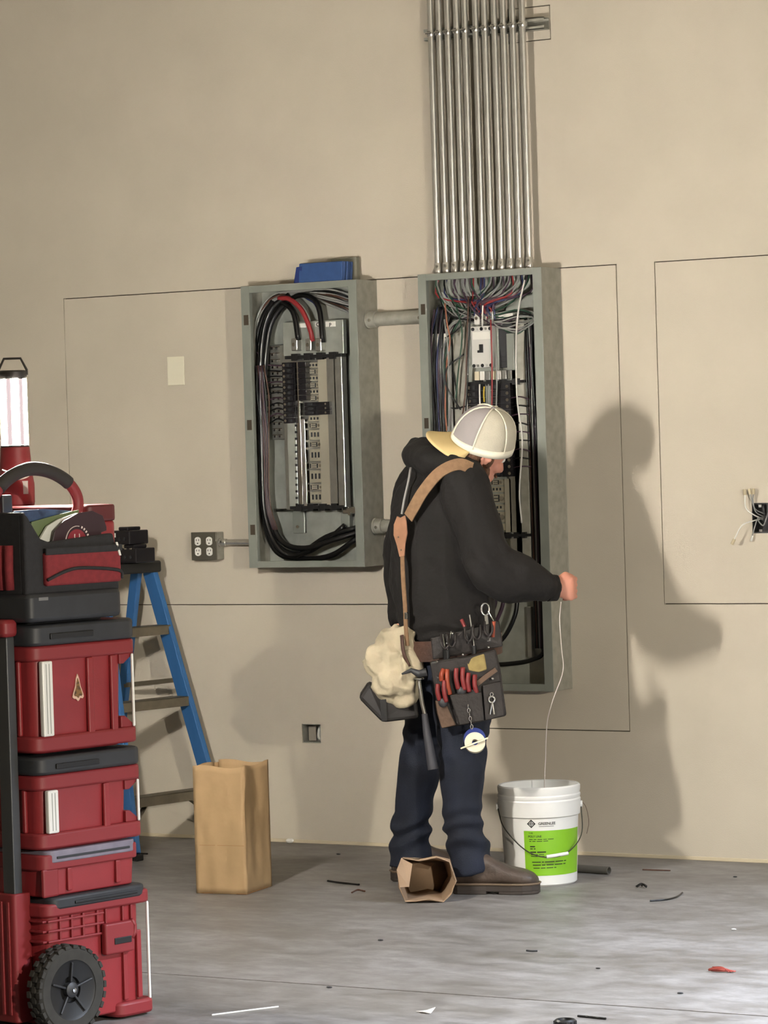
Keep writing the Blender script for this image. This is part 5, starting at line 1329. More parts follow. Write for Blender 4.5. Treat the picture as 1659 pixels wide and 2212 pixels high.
# ---- joints
shR, elR, wrR, cuR = V((0.4957, -0.9519, 1.356)), V((0.5951, -0.9806, 1.083)), V((0.7277, -0.8568, 1.012)), V((0.7575, -0.8217, 1.006))
foR = V((0.6664, -0.9158, 1.042))
shL, elL, wrL, cuL = V((0.1763, -0.7115, 1.35)), V((0.1088, -0.6989, 1.115)), V((0.1281, -0.7614, 0.9388)), V((0.1422, -0.7894, 0.8737))
hipL, knL, shnL, anL = V((0.2735, -0.7732, 0.7133)), V((0.2041, -0.7986, 0.3976)), V((0.1486, -0.778, 0.203)), V((0.1442, -0.7718, 0.0793))
hipR, knR, shnR, anR = V((0.4374, -0.8966, 0.7243)), V((0.4739, -0.9866, 0.4233)), V((0.4686, -0.9825, 0.2376)), V((0.4908, -0.9606, 0.1106))
pel, wst, che, nkb = V((0.3562, -0.8394, 0.7583)), V((0.3433, -0.8423, 0.9622)), V((0.3455, -0.8341, 1.259)), V((0.3944, -0.8242, 1.43))
# ---- head frame: turned away to the right, looking down
AH, PT, RO = math.radians(36), math.radians(24), math.radians(22)
h0 = CU * math.cos(AH) + CF * math.sin(AH)
hf = h0 * math.cos(PT) - CZ * math.sin(PT)
hu = CZ * math.cos(PT) + h0 * math.sin(PT)
hl = hu.cross(hf)
hu, hl = hu * math.cos(RO) - hl * math.sin(RO), hl * math.cos(RO) + hu * math.sin(RO)   # head leans to his right shoulder
HC = V((0.4927, -0.8345, 1.475))
def HP(f, l, u): return HC + hf * f + hl * l + hu * u
# ---- body: one continuous skin from head to hands and feet
bd_ = MB()
bd_.ell(HP(0, 0, 0.018), (0.096, 0.076, 0.098), (hf, hl, hu), 24, 16)          # skull
bd_.ell(HP(0.032, 0, -0.055), (0.062, 0.058, 0.068), (hf, hl, hu), 20, 14)     # jaw
bd_.ell(HP(0.070, 0, -0.098), (0.024, 0.030, 0.020), (hf, hl, hu), 14, 10)     # chin
bd_.caps(HP(0.090, 0, 0.005), 0.010, HP(0.112, 0, -0.030), 0.014)              # nose
for s in (-1, 1):
    bd_.ell(HP(0.104, s * 0.012, -0.034), (0.010, 0.010, 0.008), (hf, hl, hu), 10, 8)
    bd_.caps(HP(0.083, s * 0.016, 0.028), 0.012, HP(0.074, s * 0.048, 0.026), 0.011)   # brow
    bd_.ell(HP(0.066, s * 0.044, -0.026), (0.022, 0.020, 0.020), (hf, hl, hu), 12, 8)  # cheekbone
    for k in range(7):                                                                  # ear rim
        a = math.radians(-60 + k * 40)
        bd_.ell(HP(-0.012 - 0.015 * math.cos(a), s * 0.083, -0.012 + 0.026 * math.sin(a)), (0.008, 0.006, 0.008), (hf, hl, hu), 8, 6)
    bd_.ell(HP(-0.006, s * 0.078, -0.014), (0.014, 0.006, 0.022), (hf, hl, hu), 10, 8)
bd_.caps(HP(0.090, -0.018, -0.064), 0.008, HP(0.090, 0.018, -0.064), 0.008)     # lips
bd_.caps(HP(0.088, -0.016, -0.076), 0.009, HP(0.088, 0.016, -0.076), 0.009)
bd_.caps(HP(-0.02, 0, -0.06), 0.056, nkb - CZ * 0.02, 0.062)
bd_.loft([ering(pel, fb, lb_, 0.11, 0.15), ering(wst, fb, lb_, 0.105, 0.145), ering((wst + che) / 2, fb, lb_, 0.11, 0.155), ering(che, fb, lb_, 0.11, 0.16), ering(nkb - CZ * 0.045, fb, lb_, 0.07, 0.10)])
bd_.chain([(shR, 0.055), (elR, 0.045), (wrR, 0.031), (V((0.7628, -0.8186, 1.006)), 0.028)])
bd_.chain([(shL, 0.055), (elL, 0.045), (wrL, 0.031), (cuL - CZ * 0.02, 0.028)])
bd_.chain([(hipL, 0.085), (knL, 0.056), (shnL, 0.05), (anL, 0.04)])
bd_.chain([(hipR, 0.085), (knR, 0.056), (shnR, 0.05), (anR, 0.04)])
bd_.caps(anL, 0.04, V((anL.x, anL.y, 0.05)) + CU * 0.10, 0.018).caps(anR, 0.04, V((anR.x, anR.y, 0.05)) + CU * 0.08, 0.018)
# right hand: a loose fist seen from the back, thumb on top, string pinched underneath
W0 = V((0.7655, -0.817, 1.006))
hx_, hz_, hy_ = CU, CZ, CF
def RH(x, y, z): return W0 + hx_ * x + hy_ * y + hz_ * z
bd_.loft([ering(RH(0.0, 0.0, 0), hy_, hz_, 0.022, 0.030, 18), ering(RH(0.020, 0.002, 0.0), hy_, hz_, 0.021, 0.040, 18), ering(RH(0.042, 0.006, -0.002), hy_, hz_, 0.018, 0.043, 18), ering(RH(0.054, 0.010, -0.002), hy_, hz_, 0.014, 0.040, 18)])
for i, (zz, ln_) in enumerate(((0.029, 0.036), (0.010, 0.040), (-0.010, 0.037), (-0.029, 0.030))):
    r_ = 0.0098 - 0.0006 * i
    bd_.chain([(RH(0.044, 0.004, zz), r_ + 0.001), (RH(0.058, 0.018 + ln_ * 0.35, zz - 0.003), r_), (RH(0.044, 0.026 + ln_ * 0.6, zz - 0.008), r_ * 0.95), (RH(0.020, 0.040, zz - 0.012), r_ * 0.85)])
bd_.chain([(RH(0.008, 0.006, 0.028), 0.014), (RH(0.026, 0.016, 0.042), 0.012), (RH(0.046, 0.030, 0.034), 0.010), (RH(0.052, 0.040, 0.018), 0.0085)])
# left hand: relaxed, hanging behind the bag
W1 = cuL - CZ * 0.025
def LH(x, y, z): return W1 + CU * x + CF * y - CZ * z
bd_.loft([ering(LH(0, 0, 0.0), CU, CF, 0.022, 0.026, 18), ering(LH(0, 0, 0.04), CU, CF, 0.016, 0.040, 18), ering(LH(0.004, 0, 0.085), CU, CF, 0.014, 0.041, 18)])
for i, (yy, ln_) in enumerate(((-0.030, 0.068), (-0.010, 0.078), (0.010, 0.072), (0.029, 0.058))):
    bd_.chain([(LH(0.004, yy, 0.080), 0.0098), (LH(0.010, yy, 0.085 + ln_ * 0.45), 0.0092), (LH(0.024, yy * 0.95, 0.085 + ln_ * 0.8), 0.0085), (LH(0.038, yy * 0.9, 0.085 + ln_), 0.0078)])
bd_.chain([(LH(0.004, -0.026, 0.022), 0.014), (LH(0.022, -0.042, 0.05), 0.011), (LH(0.032, -0.044, 0.078), 0.0095)])
body = fuse(bd_, 'body', M_skin, man, 0.0045, 3)
# eyes, hair, beard
for s in (-1, 1):
    e = MB().ell(HP(0.078, s * 0.032, 0.006), (0.012, 0.012, 0.012), (hf, hl, hu), 14, 10).build('eye', M_white, man, True, smooth=180)
    MB().ell(HP(0.0865, s * 0.032, 0.005), (0.0042, 0.006, 0.006), (hf, hl, hu), 12, 8).build('iris', M_brownwire, e, True, smooth=180)
hr = MB()
hr.ell(HP(-0.030, 0, -0.022), (0.066, 0.074, 0.048), (hf, hl, hu), 20, 14)
hr.ell(HP(-0.062, 0, -0.052), (0.038, 0.062, 0.034), (hf, hl, hu), 16, 10)
for s in (-1, 1):
    hr.caps(HP(0.012, s * 0.070, 0.0), 0.014, HP(0.016, s * 0.068, -0.035), 0.011)
    hr.caps(HP(-0.045, s * 0.060, -0.020), 0.026, HP(-0.062, s * 0.048, -0.062), 0.022)
fuse(hr, 'hair', M_hair, man, 0.006, 2, wrinkle(0.006, 60))
br = MB()
for s in (-1, 1):
    br.chain([(HP(0.020, s * 0.064, -0.045), 0.014), (HP(0.040, s * 0.056, -0.088), 0.018), (HP(0.072, s * 0.026, -0.112), 0.018), (HP(0.082, 0, -0.116), 0.018)])
br.chain([(HP(0.100, 0.022, -0.056), 0.006), (HP(0.105, 0, -0.052), 0.006), (HP(0.100, -0.022, -0.056), 0.006)])
fuse(br, 'beard', M_hair, man, 0.005, 2, wrinkle(0.004, 80))
# ---- hoodie
hd_ = MB()
sec = [((0.3494, -0.8415, 0.8399), 0.150, 0.190), ((0.3474, -0.8417, 0.8807), 0.162, 0.202), ((0.336, -0.8347, 0.9774), 0.168, 0.205), ((0.3329, -0.8332, 1.119), 0.170, 0.206), ((0.3365, -0.8278, 1.259), 0.162, 0.208), ((0.3524, -0.8278, 1.353), 0.145, 0.200), ((0.3758, -0.8239, 1.418), 0.110, 0.150), ((0.4065, -0.828, 1.458), 0.080, 0.085)]
hd_.loft([ering(c, fb, lb_, a, b) for c, a, b in sec])
hd_.chain([(shR, 0.088), ((shR + elR) / 2, 0.086), (elR, 0.084), (foR, 0.082), (wrR, 0.060)])
hd_.caps(wrR, 0.053, V((0.7423, -0.8389, 1.007)), 0.049).cyl(V((0.7306, -0.8493, 1.01)), cuR, 0.047, 0.043, 18)
hd_.chain([(shL, 0.088), ((shL + elL) / 2, 0.082), (elL, 0.078), (wrL, 0.056)])
hd_.cyl(wrL, cuL, 0.05, 0.042, 18)
# hood lying on the shoulders
hd_.chain([(V((0.2573, -0.8577, 1.5)), 0.022), (V((0.2975, -0.9046, 1.458)), 0.055), (V((0.3771, -0.9509, 1.433)), 0.056), (V((0.4498, -0.9545, 1.419)), 0.050), (V((0.4911, -0.9186, 1.405)), 0.046)])
hd_.chain([(V((0.2774, -0.87, 1.457)), 0.055), (V((0.2545, -0.767, 1.464)), 0.058), (V((0.2889, -0.7002, 1.454)), 0.050), (V((0.3596, -0.6821, 1.428)), 0.045)])
hd_.chain([(V((0.2973, -0.8807, 1.487)), 0.034), (V((0.3642, -0.9114, 1.456)), 0.030)])
def hoodie_folds(me):
    nrm = [v.normal.copy() for v in me.vertices]
    el, fo = elR, foR
    for v, n_ in zip(me.vertices, nrm):
        p = v.co
        d = 0.010 * mnoise.noise(V((p.x * 7, p.y * 7, p.z * 10))) + 0.008 * (0.4 - abs(mnoise.noise(V((p.x * 9, p.y * 9, p.z * 6)) + V((5, 2, 1)))) * 2) + 0.003 * mnoise.noise(p * 26)
        k = max(0, 1 - (p - el).length / 0.16)                     # folds bunching at the elbow
        d += 0.007 * k * math.sin(95 * (p - el).dot(CU * 0.7 + CZ * 0.7))
        k2 = max(0, 1 - abs(p.z - 0.86) / 0.12)                    # slouch above the hem
        d += 0.006 * k2 * math.sin(70 * p.z + 6 * mnoise.noise(p * 6))
        v.co = p + n_ * d
hoodie = fuse(hd_, 'hoodie', M_hood, man, 0.0075, 4, hoodie_folds)
MB().cyl(V((0.7401, -0.8413, 1.008)), V((0.7597, -0.8193, 1.006)), 0.0455, 0.0435, 24).build('cuff', mat('hoodie_rib', (27, 24, 23), 0.95, bump=0.3, bscale=200), hoodie, True, smooth=40)
# ---- jeans
jn = MB()
jn.loft([ering((0.355, -0.838, 0.8491), fb, lb_, 0.128, 0.172), ering(pel, fb, lb_, 0.136, 0.185), ering((0.3587, -0.8401, 0.6644), fb, lb_, 0.125, 0.180)])
jn.chain([(hipL, 0.108), ((hipL + knL) / 2, 0.088), (knL, 0.072), (shnL, 0.066), (V((0.1421, -0.7723, 0.1144)), 0.068)])
jn.chain([(hipR, 0.112), ((hipR + knR) / 2, 0.095), (knR, 0.078), (shnR, 0.066), (V((0.4781, -0.9674, 0.1434)), 0.068)])
jn.cyl(V((0.1423, -0.7719, 0.1271)), V((0.1413, -0.7684, 0.0532)), 0.070, 0.078, 22)
jn.cyl(V((0.4757, -0.9685, 0.1574)), V((0.4901, -0.962, 0.0674)), 0.070, 0.076, 22)
def jean_folds(me):
    nrm = [v.normal.copy() for v in me.vertices]
    for v, n_ in zip(me.vertices, nrm):
        p = v.co
        d = 0.006 * mnoise.noise(V((p.x * 6, p.y * 6, p.z * 9))) + 0.005 * (0.4 - abs(mnoise.noise(V((p.x * 11, p.y * 11, p.z * 7)))) * 2)
        k = max(0, 1 - abs(p.z - 0.17) / 0.17)
        d += 0.008 * k * math.sin(62 * p.z + 9 * mnoise.noise(p * 5))
        k = max(0, 1 - abs(p.z - 0.48) / 0.10)
        d += 0.005 * k * math.sin(80 * p.z + 7 * mnoise.noise(p * 7))
        v.co = p + n_ * d
jeans = fuse(jn, 'jeans', M_jean, man, 0.0075, 3, jean_folds)
# ---- boots
def boot(heel, toe, side_seed):
    h, t_ = V(heel), V(toe)
    h.z = t_.z = 0
    d = (t_ - h).normalized(); n_ = V((-d.y, d.x, 0)); L = (t_ - h).length
    u = MB()
    prof = [(0.00, 0.028, 0.10, 0.030), (0.06, 0.036, 0.135, 0.028), (0.22, 0.040, 0.140, 0.028), (0.40, 0.041, 0.128, 0.026), (0.52, 0.045, 0.108, 0.026), (0.68, 0.051, 0.090, 0.026), (0.84, 0.052, 0.078, 0.026), (0.94, 0.044, 0.068, 0.026), (1.00, 0.026, 0.054, 0.028)]
    rings = []
    for s, w, top, bot in prof:
        c = h + d * (L * s) + CZ * ((top + bot) / 2)
        rings.append(ering(c, n_, CZ, w, (top - bot) / 2, 20, 2.6))
    u.loft(rings)
    u.caps(h + d * L * 0.22 + CZ * 0.08, 0.046, h + d * L * 0.20 + CZ * 0.125, 0.044)
    o = fuse(u, 'boot', M_boot, man, 0.006, 3, wrinkle(0.004, 18))
    so = MB()
    rg = []
    for s, w in ((-0.01, 0.024), (0.05, 0.038), (0.22, 0.043), (0.40, 0.041), (0.55, 0.046), (0.70, 0.053), (0.84, 0.052), (0.95, 0.040), (1.015, 0.020)):
        rg.append((s, w))
    pl = [(L * s, w) for s, w in rg] + [(L * s, -w) for s, w in rg[::-1]]
    so.prism(pl, h + CZ * 0.010, d, n_, CZ * 0.022)
    hl_ = [(L * s, w) for s, w in rg[:4]] + [(L * s, -w) for s, w in rg[:4][::-1]]
    so.prism(hl_, h + CZ * 0.0005, d, n_, CZ * 0.012)
    tl_ = [(L * s, w * 0.98) for s, w in rg[4:]] + [(L * s, -w * 0.98) for s, w in rg[4:][::-1]]
    so.prism(tl_, h + CZ * 0.0005, d, n_, CZ * 0.012)
    so.build('sole', M_sole, o, True, bevel=0.003)
    wl = [h + d * (L * s) + n_ * (w * k) + CZ * 0.034 for k in (1,) for s, w in rg] + [h + d * (L * s) - n_ * w + CZ * 0.034 for s, w in rg[::-1]]
    MB().tube(wl, 0.004, 6, closed=True).build('welt', mat('boot_welt', (110, 92, 74), 0.7), o, True, smooth=180)
boot((0.4389, -0.9946, 0), (0.7044, -0.9067, 0), 1)
hL = V((0.0844, -0.8068, 0)); boot(hL, hL + CU * 0.285 + CF * 0.05, 2)
# ---- the backwards cap
M_capg = mat('cap_grey_cloth', (160, 153, 152), 0.9, bump=0.1, bscale=300)
M_capm = mat('cap_white_mesh', (204, 197, 178), 0.85, var=0.08, vscale=10, bump=0.3, bscale=500)
M_capw = mat('cap_white_seam', (240, 234, 214), 0.8)
M_bill = mat('cap_bill_tan', (222, 196, 140), 0.8, var=0.04, vscale=8)
CAP = HP(-0.004, 0, 0.030)                              # the cap sits tipped back on the head
ca, cp_, cr_ = math.radians(16), math.radians(11), math.radians(28)
c0 = CU * math.cos(ca) + CF * math.sin(ca)
hf_, hu_, hl_h = hf, hu, hl
hf = c0 * math.cos(cp_) - CZ * math.sin(cp_)
hu = CZ * math.cos(cp_) + c0 * math.sin(cp_)
hl = hu.cross(hf)
hu, hl = hu * math.cos(cr_) - hl * math.sin(cr_), hl * math.cos(cr_) + hu * math.sin(cr_)
CAP = V((0.5212, -0.8516, 1.513))
def capP(az, el, k=1.0):
    """az 0 = his face side; el 0 = band, 90 deg = button"""
    ce, se = math.cos(el) ** 0.8, math.sin(el)
    return CAP + hf * (0.108 * k * ce * math.cos(az)) + hl * (0.090 * k * ce * math.sin(az)) + hu * (0.122 * k * se - 0.012)
capo = MB().grid(48, 3, lambda u, v: capP(2 * PI * u, -0.16 + 0.22 * v, 1.012), True).build('cap', M_capw, man, True, smooth=60, solid=0.003)
for i in range(6):
    a0, a1 = 2 * PI * i / 6, 2 * PI * (i + 1) / 6
    am = (a0 + a1) / 2
    m_ = M_capg if math.cos(am) < -0.3 else M_capm
    MB().grid(9, 10, lambda u, v: capP(a0 + (a1 - a0) * u, -0.05 + (PI / 2 + 0.05) * v * 0.995, 1.0 + 0.012 * math.sin(PI * u) * math.sin(PI * v))).build('cap_panel', m_, capo, True, smooth=180, solid=0.002)
    MB().tube([capP(a0, -0.02 + (PI / 2) * k / 10, 1.012) for k in range(11)], 0.0042, 6, flat=0.35, ref=None).build('cap_seam', M_capw, capo, True, smooth=180)
MB().ell(capP(0, PI / 2, 1.01), (0.009, 0.009, 0.005), (hf, hl, hu), 12, 8).build('cap_button', M_capg, capo, True, smooth=180)
def billP(u, v):
    az = PI + (u - 0.5) * 2 * 1.0
    base = capP(az, -0.12, 1.0)
    outd = (-hf * math.cos((u - 0.5) * 1.5) + hl * math.sin(-(u - 0.5) * 1.5) * 0.6).normalized()
    ln_ = 0.088 * math.cos((u - 0.5) * PI * 0.96) ** 0.40
    return base + outd * (ln_ * v) - hu * (0.030 * v * (u - 0.5) ** 2 * 8 * 0.5 + 0.006 * v) 
MB().grid(21, 8, billP).build('bill', M_bill, capo, True, smooth=180, solid=0.004)
# ---- suspenders
M_strap = mat('suspender_webbing', (138, 108, 80), 0.8, var=0.12, vscale=50, bump=0.2, bscale=300)
M_leath = mat('suspender_leather', (160, 118, 92), 0.5, var=0.12, vscale=20)
sus = thing('tool_belt', 'leather tool belt with suspenders, pouches and a canvas bag worn by the worker', 'tool belt', (0.3475, -0.8434, 0.8056))
def ribbon(pts, w, th, m, nm, parent, out):
    """flat strap following pts, lying on the body; out = outward direction per point or one vector"""
    sp_ = spline(pts, 5)
    rg = []
    for i, p in enumerate(sp_):
        t_ = (sp_[min(i + 1, len(sp_) - 1)] - sp_[max(i - 1, 0)]).normalized()
        o_ = out(p) if callable(out) else V(out)
        o_ = (o_ - t_ * o_.dot(t_)).normalized()
        s_ = t_.cross(o_)
        rg.append([p + s_ * w / 2 + o_ * th / 2, p - s_ * w / 2 + o_ * th / 2, p - s_ * w / 2 - o_ * th / 2, p + s_ * w / 2 - o_ * th / 2])
    return MB().loft(rg).build(nm, m, parent, True, smooth=40)
axis0 = V((0.3382, -0.83, 1.118))
def outb(p):
    d = p - axis0; d.z = 0
    return d.normalized()
nrmcam = (-CF * 0.8 - CU * 0.4).normalized()
def surf(pt, push=0.0):
    return V(pt)
ribbon([(0.5483, -0.9892, 1.411), (0.514, -1.021, 1.427), (0.4486, -1.031, 1.402), (0.3915, -1.043, 1.342), (0.349, -1.041, 1.285), (0.3239, -1.033, 1.254)], 0.042, 0.004, M_strap, 'suspender_strap', sus, (-CF * 0.85 - CU * 0.25 + CZ * 0.45))
ribbon([(0.2929, -0.9547, 1.42), (0.2955, -0.9775, 1.373), (0.2952, -1.008, 1.312), (0.2928, -1.022, 1.266)], 0.007, 0.004, M_greywire, 'suspender_strap', sus, (-CF * 0.8 - CU * 0.6))
lea = [(1.35 * a_, b_) for a_, b_ in [(0.000, 0.052), (0.016, 0.060), (0.020, 0.040), (0.022, 0.0), (0.014, -0.035), (0.010, -0.075), (-0.006, -0.078), (-0.014, -0.040), (-0.024, -0.005), (-0.022, 0.030), (-0.010, 0.058)]]
lo = V((0.3021, -1.045, 1.202)); nb_ = (-CF * 0.72 - CU * 0.69).normalized(); nu_ = nb_.cross(CZ) * -1
jn_ = MB().prism(lea, lo, -nu_ if nu_.dot(CU) < 0 else nu_, CZ, nb_ * 0.005).build('leather_junction', M_leath, sus, True, bevel=0.0015)
for dx, dz in ((-0.006, -0.012), (0.008, -0.010), (0.002, -0.055)):
    q = lo + (CU * dx) + CZ * dz + nb_ * 0.005
    MB().cyl(q, q + nb_ * 0.002, 0.0028, n=10).build('rivet', M_chrome, jn_, True)
ribbon([(0.3021, -1.043, 1.131), (0.306, -1.049, 1.051), (0.3073, -1.044, 0.9583), (0.3062, -1.041, 0.8886), (0.3092, -1.04, 0.8268)], 0.016, 0.004, M_strap, 'suspender_strap', sus, nb_)
MB().box(V((0.3158, -1.052, 0.9279)) - V((.006, .006, .012)), V((0.3158, -1.052, 0.9279)) + V((.006, .006, .012))).build('slider_buckle', M_chrome, sus, True, bevel=0.003)
# ---- belt ring and pouches
M_belt = mat('belt_leather_brown', (74, 50, 40), 0.6, var=0.2, vscale=16, bump=0.3, bscale=60)
M_pouch = mat('pouch_leather_dark', (34, 28, 26), 0.55, var=0.2, vscale=18, bump=0.3, bscale=60)
M_pouch2 = mat('pouch_leather_tan', (96, 74, 58), 0.6, var=0.2, vscale=18, bump=0.3, bscale=60)
bc_ = V((0.3517, -0.8407, 0.8148))
bn = (CZ + CU * 0.05).normalized()
bx_ = fb; by_ = lb_
rg = []
for dz, k in ((-0.034, 0.0), (0.034, 0.0), (0.034, 0.006), (-0.034, 0.006)):
    rg.append(ering(bc_ + CZ * dz, fb + CZ * 0.06, lb_, 0.166 + k, 0.212 + k, 40))
MB().loft(rg, closed=True).build('belt', M_belt, sus, True, smooth=30)
# camera-side directions for gear hanging on the right hip
go = -CF                                             # outwards from the right hip
def gear(outline, dep0, th, nm, m, parent, bevel=0.004):
    return MB().poly3(outline, go * th).build(nm, m, parent, True, bevel=bevel)
holder = gear([(0.4109, -1.061, 0.8548), (0.5084, -1.014, 0.8766), (0.6068, -0.9429, 0.9061), (0.6159, -0.9394, 0.8214), (0.5203, -1.008, 0.7996), (0.4163, -1.059, 0.7841)], 0, 0.022, 'tool_loop_holder', M_pouch, sus)
for a in ((0.4715, -1.071, 0.8558), (0.49, -1.06, 0.8612), (0.5388, -1.03, 0.8778), (0.5626, -1.016, 0.8831), (0.5956, -0.9964, 0.8941)):
    q = V(a)
    MB().tube(spline([q + V((0, 0, 0.012)) - CU * 0.012, q - CZ * 0.02 - CU * 0.012 + go * 0.014, q - CZ * 0.035 + go * 0.014, q - CZ * 0.02 + CU * 0.012 + go * 0.014, q + CZ * 0.012 + CU * 0.012], 4), 0.004, 6).build('tool_loop', M_pouch, holder, True, smooth=180)
pouch = gear([(0.417, -1.082, 0.7797), (0.53, -1.026, 0.7948), (0.6044, -0.9697, 0.8158), (0.6165, -0.9639, 0.7542), (0.6323, -0.9582, 0.593), (0.5395, -1.026, 0.5714), (0.4489, -1.068, 0.5583), (0.431, -1.076, 0.6691)], 0, 0.03, 'main_pouch', M_pouch, sus, 0.008)
gear([(0.4481, -1.107, 0.6535), (0.4844, -1.092, 0.6344), (0.5058, -1.075, 0.5691), (0.4625, -1.095, 0.5594), (0.4502, -1.101, 0.6102)], 0, 0.012, 'pouch_pocket', M_pouch2, pouch)
gear([(0.4902, -1.087, 0.6708), (0.582, -1.033, 0.6766), (0.5884, -1.031, 0.5819), (0.5174, -1.074, 0.5692)], 0, 0.024, 'pouch_pocket', M_pouch, pouch)
gear([(0.5826, -1.026, 0.6975), (0.6352, -0.9945, 0.7108), (0.6439, -0.992, 0.5962), (0.591, -1.03, 0.5818)], 0, 0.018, 'pouch_pocket', M_pouch, pouch)
ribbon([(0.5718, -1.044, 0.7018), (0.5983, -1.028, 0.7252), (0.6251, -1.006, 0.7482)], 0.016, 0.004, M_pouch2, 'pouch_strap', pouch, go)
gear([(0.5342, -1.053, 0.7846), (0.5895, -1.02, 0.8009), (0.5965, -1.017, 0.7488), (0.5752, -1.035, 0.7409), (0.5441, -1.048, 0.7476)], 0, 0.010, 'suede_flap', mat('suede_yellow', (148, 130, 82), 0.8, var=0.15, vscale=40), pouch)
for a in ((0.4549, -1.099, 0.7797), (0.5287, -1.055, 0.7999), (0.6011, -1.011, 0.8217), (0.6209, -1.025, 0.7192), (0.4928, -1.058, 0.8703), (0.4778, -1.068, 0.8372)):
    MB().ell(V(a) + go * 0.004, (0.0045, 0.0045, 0.0045), None, 10, 8).build('rivet', M_chrome, sus, True, smooth=180)
# canvas bag on the back hip
cb = MB()
for a, r in (((0.2338, -1.004, 0.8239), 0.058), ((0.2191, -1.037, 0.7718), 0.070), ((0.2472, -1.033, 0.7097), 0.072), ((0.281, -1.026, 0.6784), 0.055), ((0.2929, -1.017, 0.7554), 0.055), ((0.268, -1.007, 0.8289), 0.045), ((0.2182, -1.012, 0.8477), 0.028)):
    cb.ell(a, (r, r * 0.9, r), None, 14, 10)
cb.chain([(V((0.2143, -1.015, 0.8541)), 0.018), (V((0.2463, -1.007, 0.8692)), 0.020), (V((0.2896, -1.005, 0.8599)), 0.02)])
M_canv = mat('canvas_cream', (188, 176, 150), 0.85, var=0.10, vscale=14, bump=0.4, bscale=40)
def canv(me):
    nrm = [v.normal.copy() for v in me.vertices]
    for v, n_ in zip(me.vertices, nrm):
        p = v.co
        r = abs(mnoise.noise(p * 16)) 
        r2 = abs(mnoise.noise(p * 30 + V((3, 1, 7))))
        v.co = p + n_ * (0.012 - 0.034 * r - 0.009 * r2)
cbag = fuse(cb, 'canvas_bag', M_canv, sus, 0.006, 4, canv)
MB().tube(spline([(0.2939, -1.049, 0.8628), (0.3084, -1.065, 0.8053), (0.3235, -1.057, 0.7586)], 5), 0.007, 6, flat=0.4).build('draw_strap', M_belt, cbag, True, smooth=180)
# black boxy pouch under the canvas bag
bp_ = MB().poly3([(0.1714, -1.067, 0.7053), (0.2249, -1.059, 0.665), (0.3179, -1.004, 0.6539), (0.3234, -1.003, 0.581), (0.2181, -1.066, 0.5708), (0.1399, -1.087, 0.6537)], CF * 0.12).build('black_pouch', mat('nylon_black', (34, 31, 30), 0.6, var=0.15, vscale=20), sus, True, bevel=0.012)
MB().poly3([(0.2139, -1.072, 0.6473), (0.2341, -1.063, 0.6499), (0.2356, -1.064, 0.5757), (0.2181, -1.071, 0.576)], -CF * 0.004).build('pouch_strap', M_black, bp_, True, bevel=0.001)
# ---- tools carried in the belt (each its own thing)
def tool(name, label, cat, p): return thing(name, label, cat, tuple(p), group='tools in the worker\'s belt')
M_orange = mat('handle_orange', (150, 64, 38), 0.5, var=0.1, vscale=40); M_redh = mat('handle_red', (126, 42, 42), 0.5, var=0.1, vscale=40)
for i, (pa, pb, pc, pd, m_, lab) in enumerate((
        ((0.4808, -1.103, 0.7543), (0.4775, -1.111, 0.7183), (0.4913, -1.097, 0.7539), (0.5003, -1.099, 0.6718), M_orange, 'orange-handled pliers, leftmost in the leather pouch'),
        ((0.4653, -1.115, 0.7063), (0.4707, -1.116, 0.6545), (0.4878, -1.111, 0.7184), (0.4919, -1.11, 0.6483), M_redh, 'short red-handled pliers low at the pouch\'s left edge'),
        ((0.5175, -1.081, 0.756), (0.5241, -1.084, 0.6892), (0.5358, -1.07, 0.7584), (0.5423, -1.074, 0.6855), M_redh, 'red-handled pliers in the middle of the leather pouch'),
        ((0.5513, -1.061, 0.7396), (0.5553, -1.066, 0.679), (0.5695, -1.051, 0.7328), (0.5761, -1.054, 0.6722), M_redh, 'red-handled cutters nearest the suede flap'))):
    t = tool('pliers', lab, 'pliers', pb)
    for a, b in ((pa, pb), (pc, pd)):
        a, b = V(a), V(b)
        mid = (a + b) / 2 + CU * 0.004 * (1 if a is pa else -1) + go * 0.006
        MB().tube(spline([a, mid, b], 6), 0.008, 8, radii=None).build('grip', m_, t, True, smooth=180)
    MB().ell((V(pb) + V(pd)) / 2 - CZ * 0.006, (0.016, 0.008, 0.016), (CU, CF, CZ), 12, 8).build('pivot', M_dark, t, True, smooth=180)
t = tool('screwdriver', 'orange-handled tester standing up at the belt\'s right end', 'screwdriver', (0.6094, -0.9891, 0.8554))
MB().cyl((0.6139, -0.991, 0.906), (0.608, -0.9899, 0.8539), 0.0058, n=10).build('handle', M_orange, t, True, smooth=60)
MB().cyl((0.5974, -1, 0.9402), (0.6126, -0.9917, 0.9076), 0.0024, n=8).build('shaft', M_chrome, t, True, smooth=60)
for i, (a, b, lab) in enumerate((((0.4602, -1.066, 0.8676), (0.4698, -1.067, 0.8218), 'screwdriver, first in the belt loops by the canvas bag'), ((0.4853, -1.051, 0.8759), (0.4775, -1.069, 0.8159), 'screwdriver with a bright shaft, second in the belt loops'), ((0.5374, -1.018, 0.929), (0.5538, -1.023, 0.8269), 'long thin screwdriver shaft upright in the middle belt loop'))):
    t = tool('screwdriver', lab, 'screwdriver', b)
    MB().cyl(a, b, 0.0025, n=8).build('shaft', M_chrome, t, True, smooth=60)
    q = V(b)
    MB().cyl(q, q - CZ * 0.05, 0.009, 0.007, n=10).build('handle', M_black, t, True, smooth=60)
t = tool('marker_pen', 'short red-tipped marker in the belt under the hoodie hem', 'marker', (0.5211, -1.029, 0.893))
MB().cyl((0.5099, -1.024, 0.914), (0.5212, -1.023, 0.8895), 0.006, n=10).build('tip', M_redh, t, True, smooth=60)
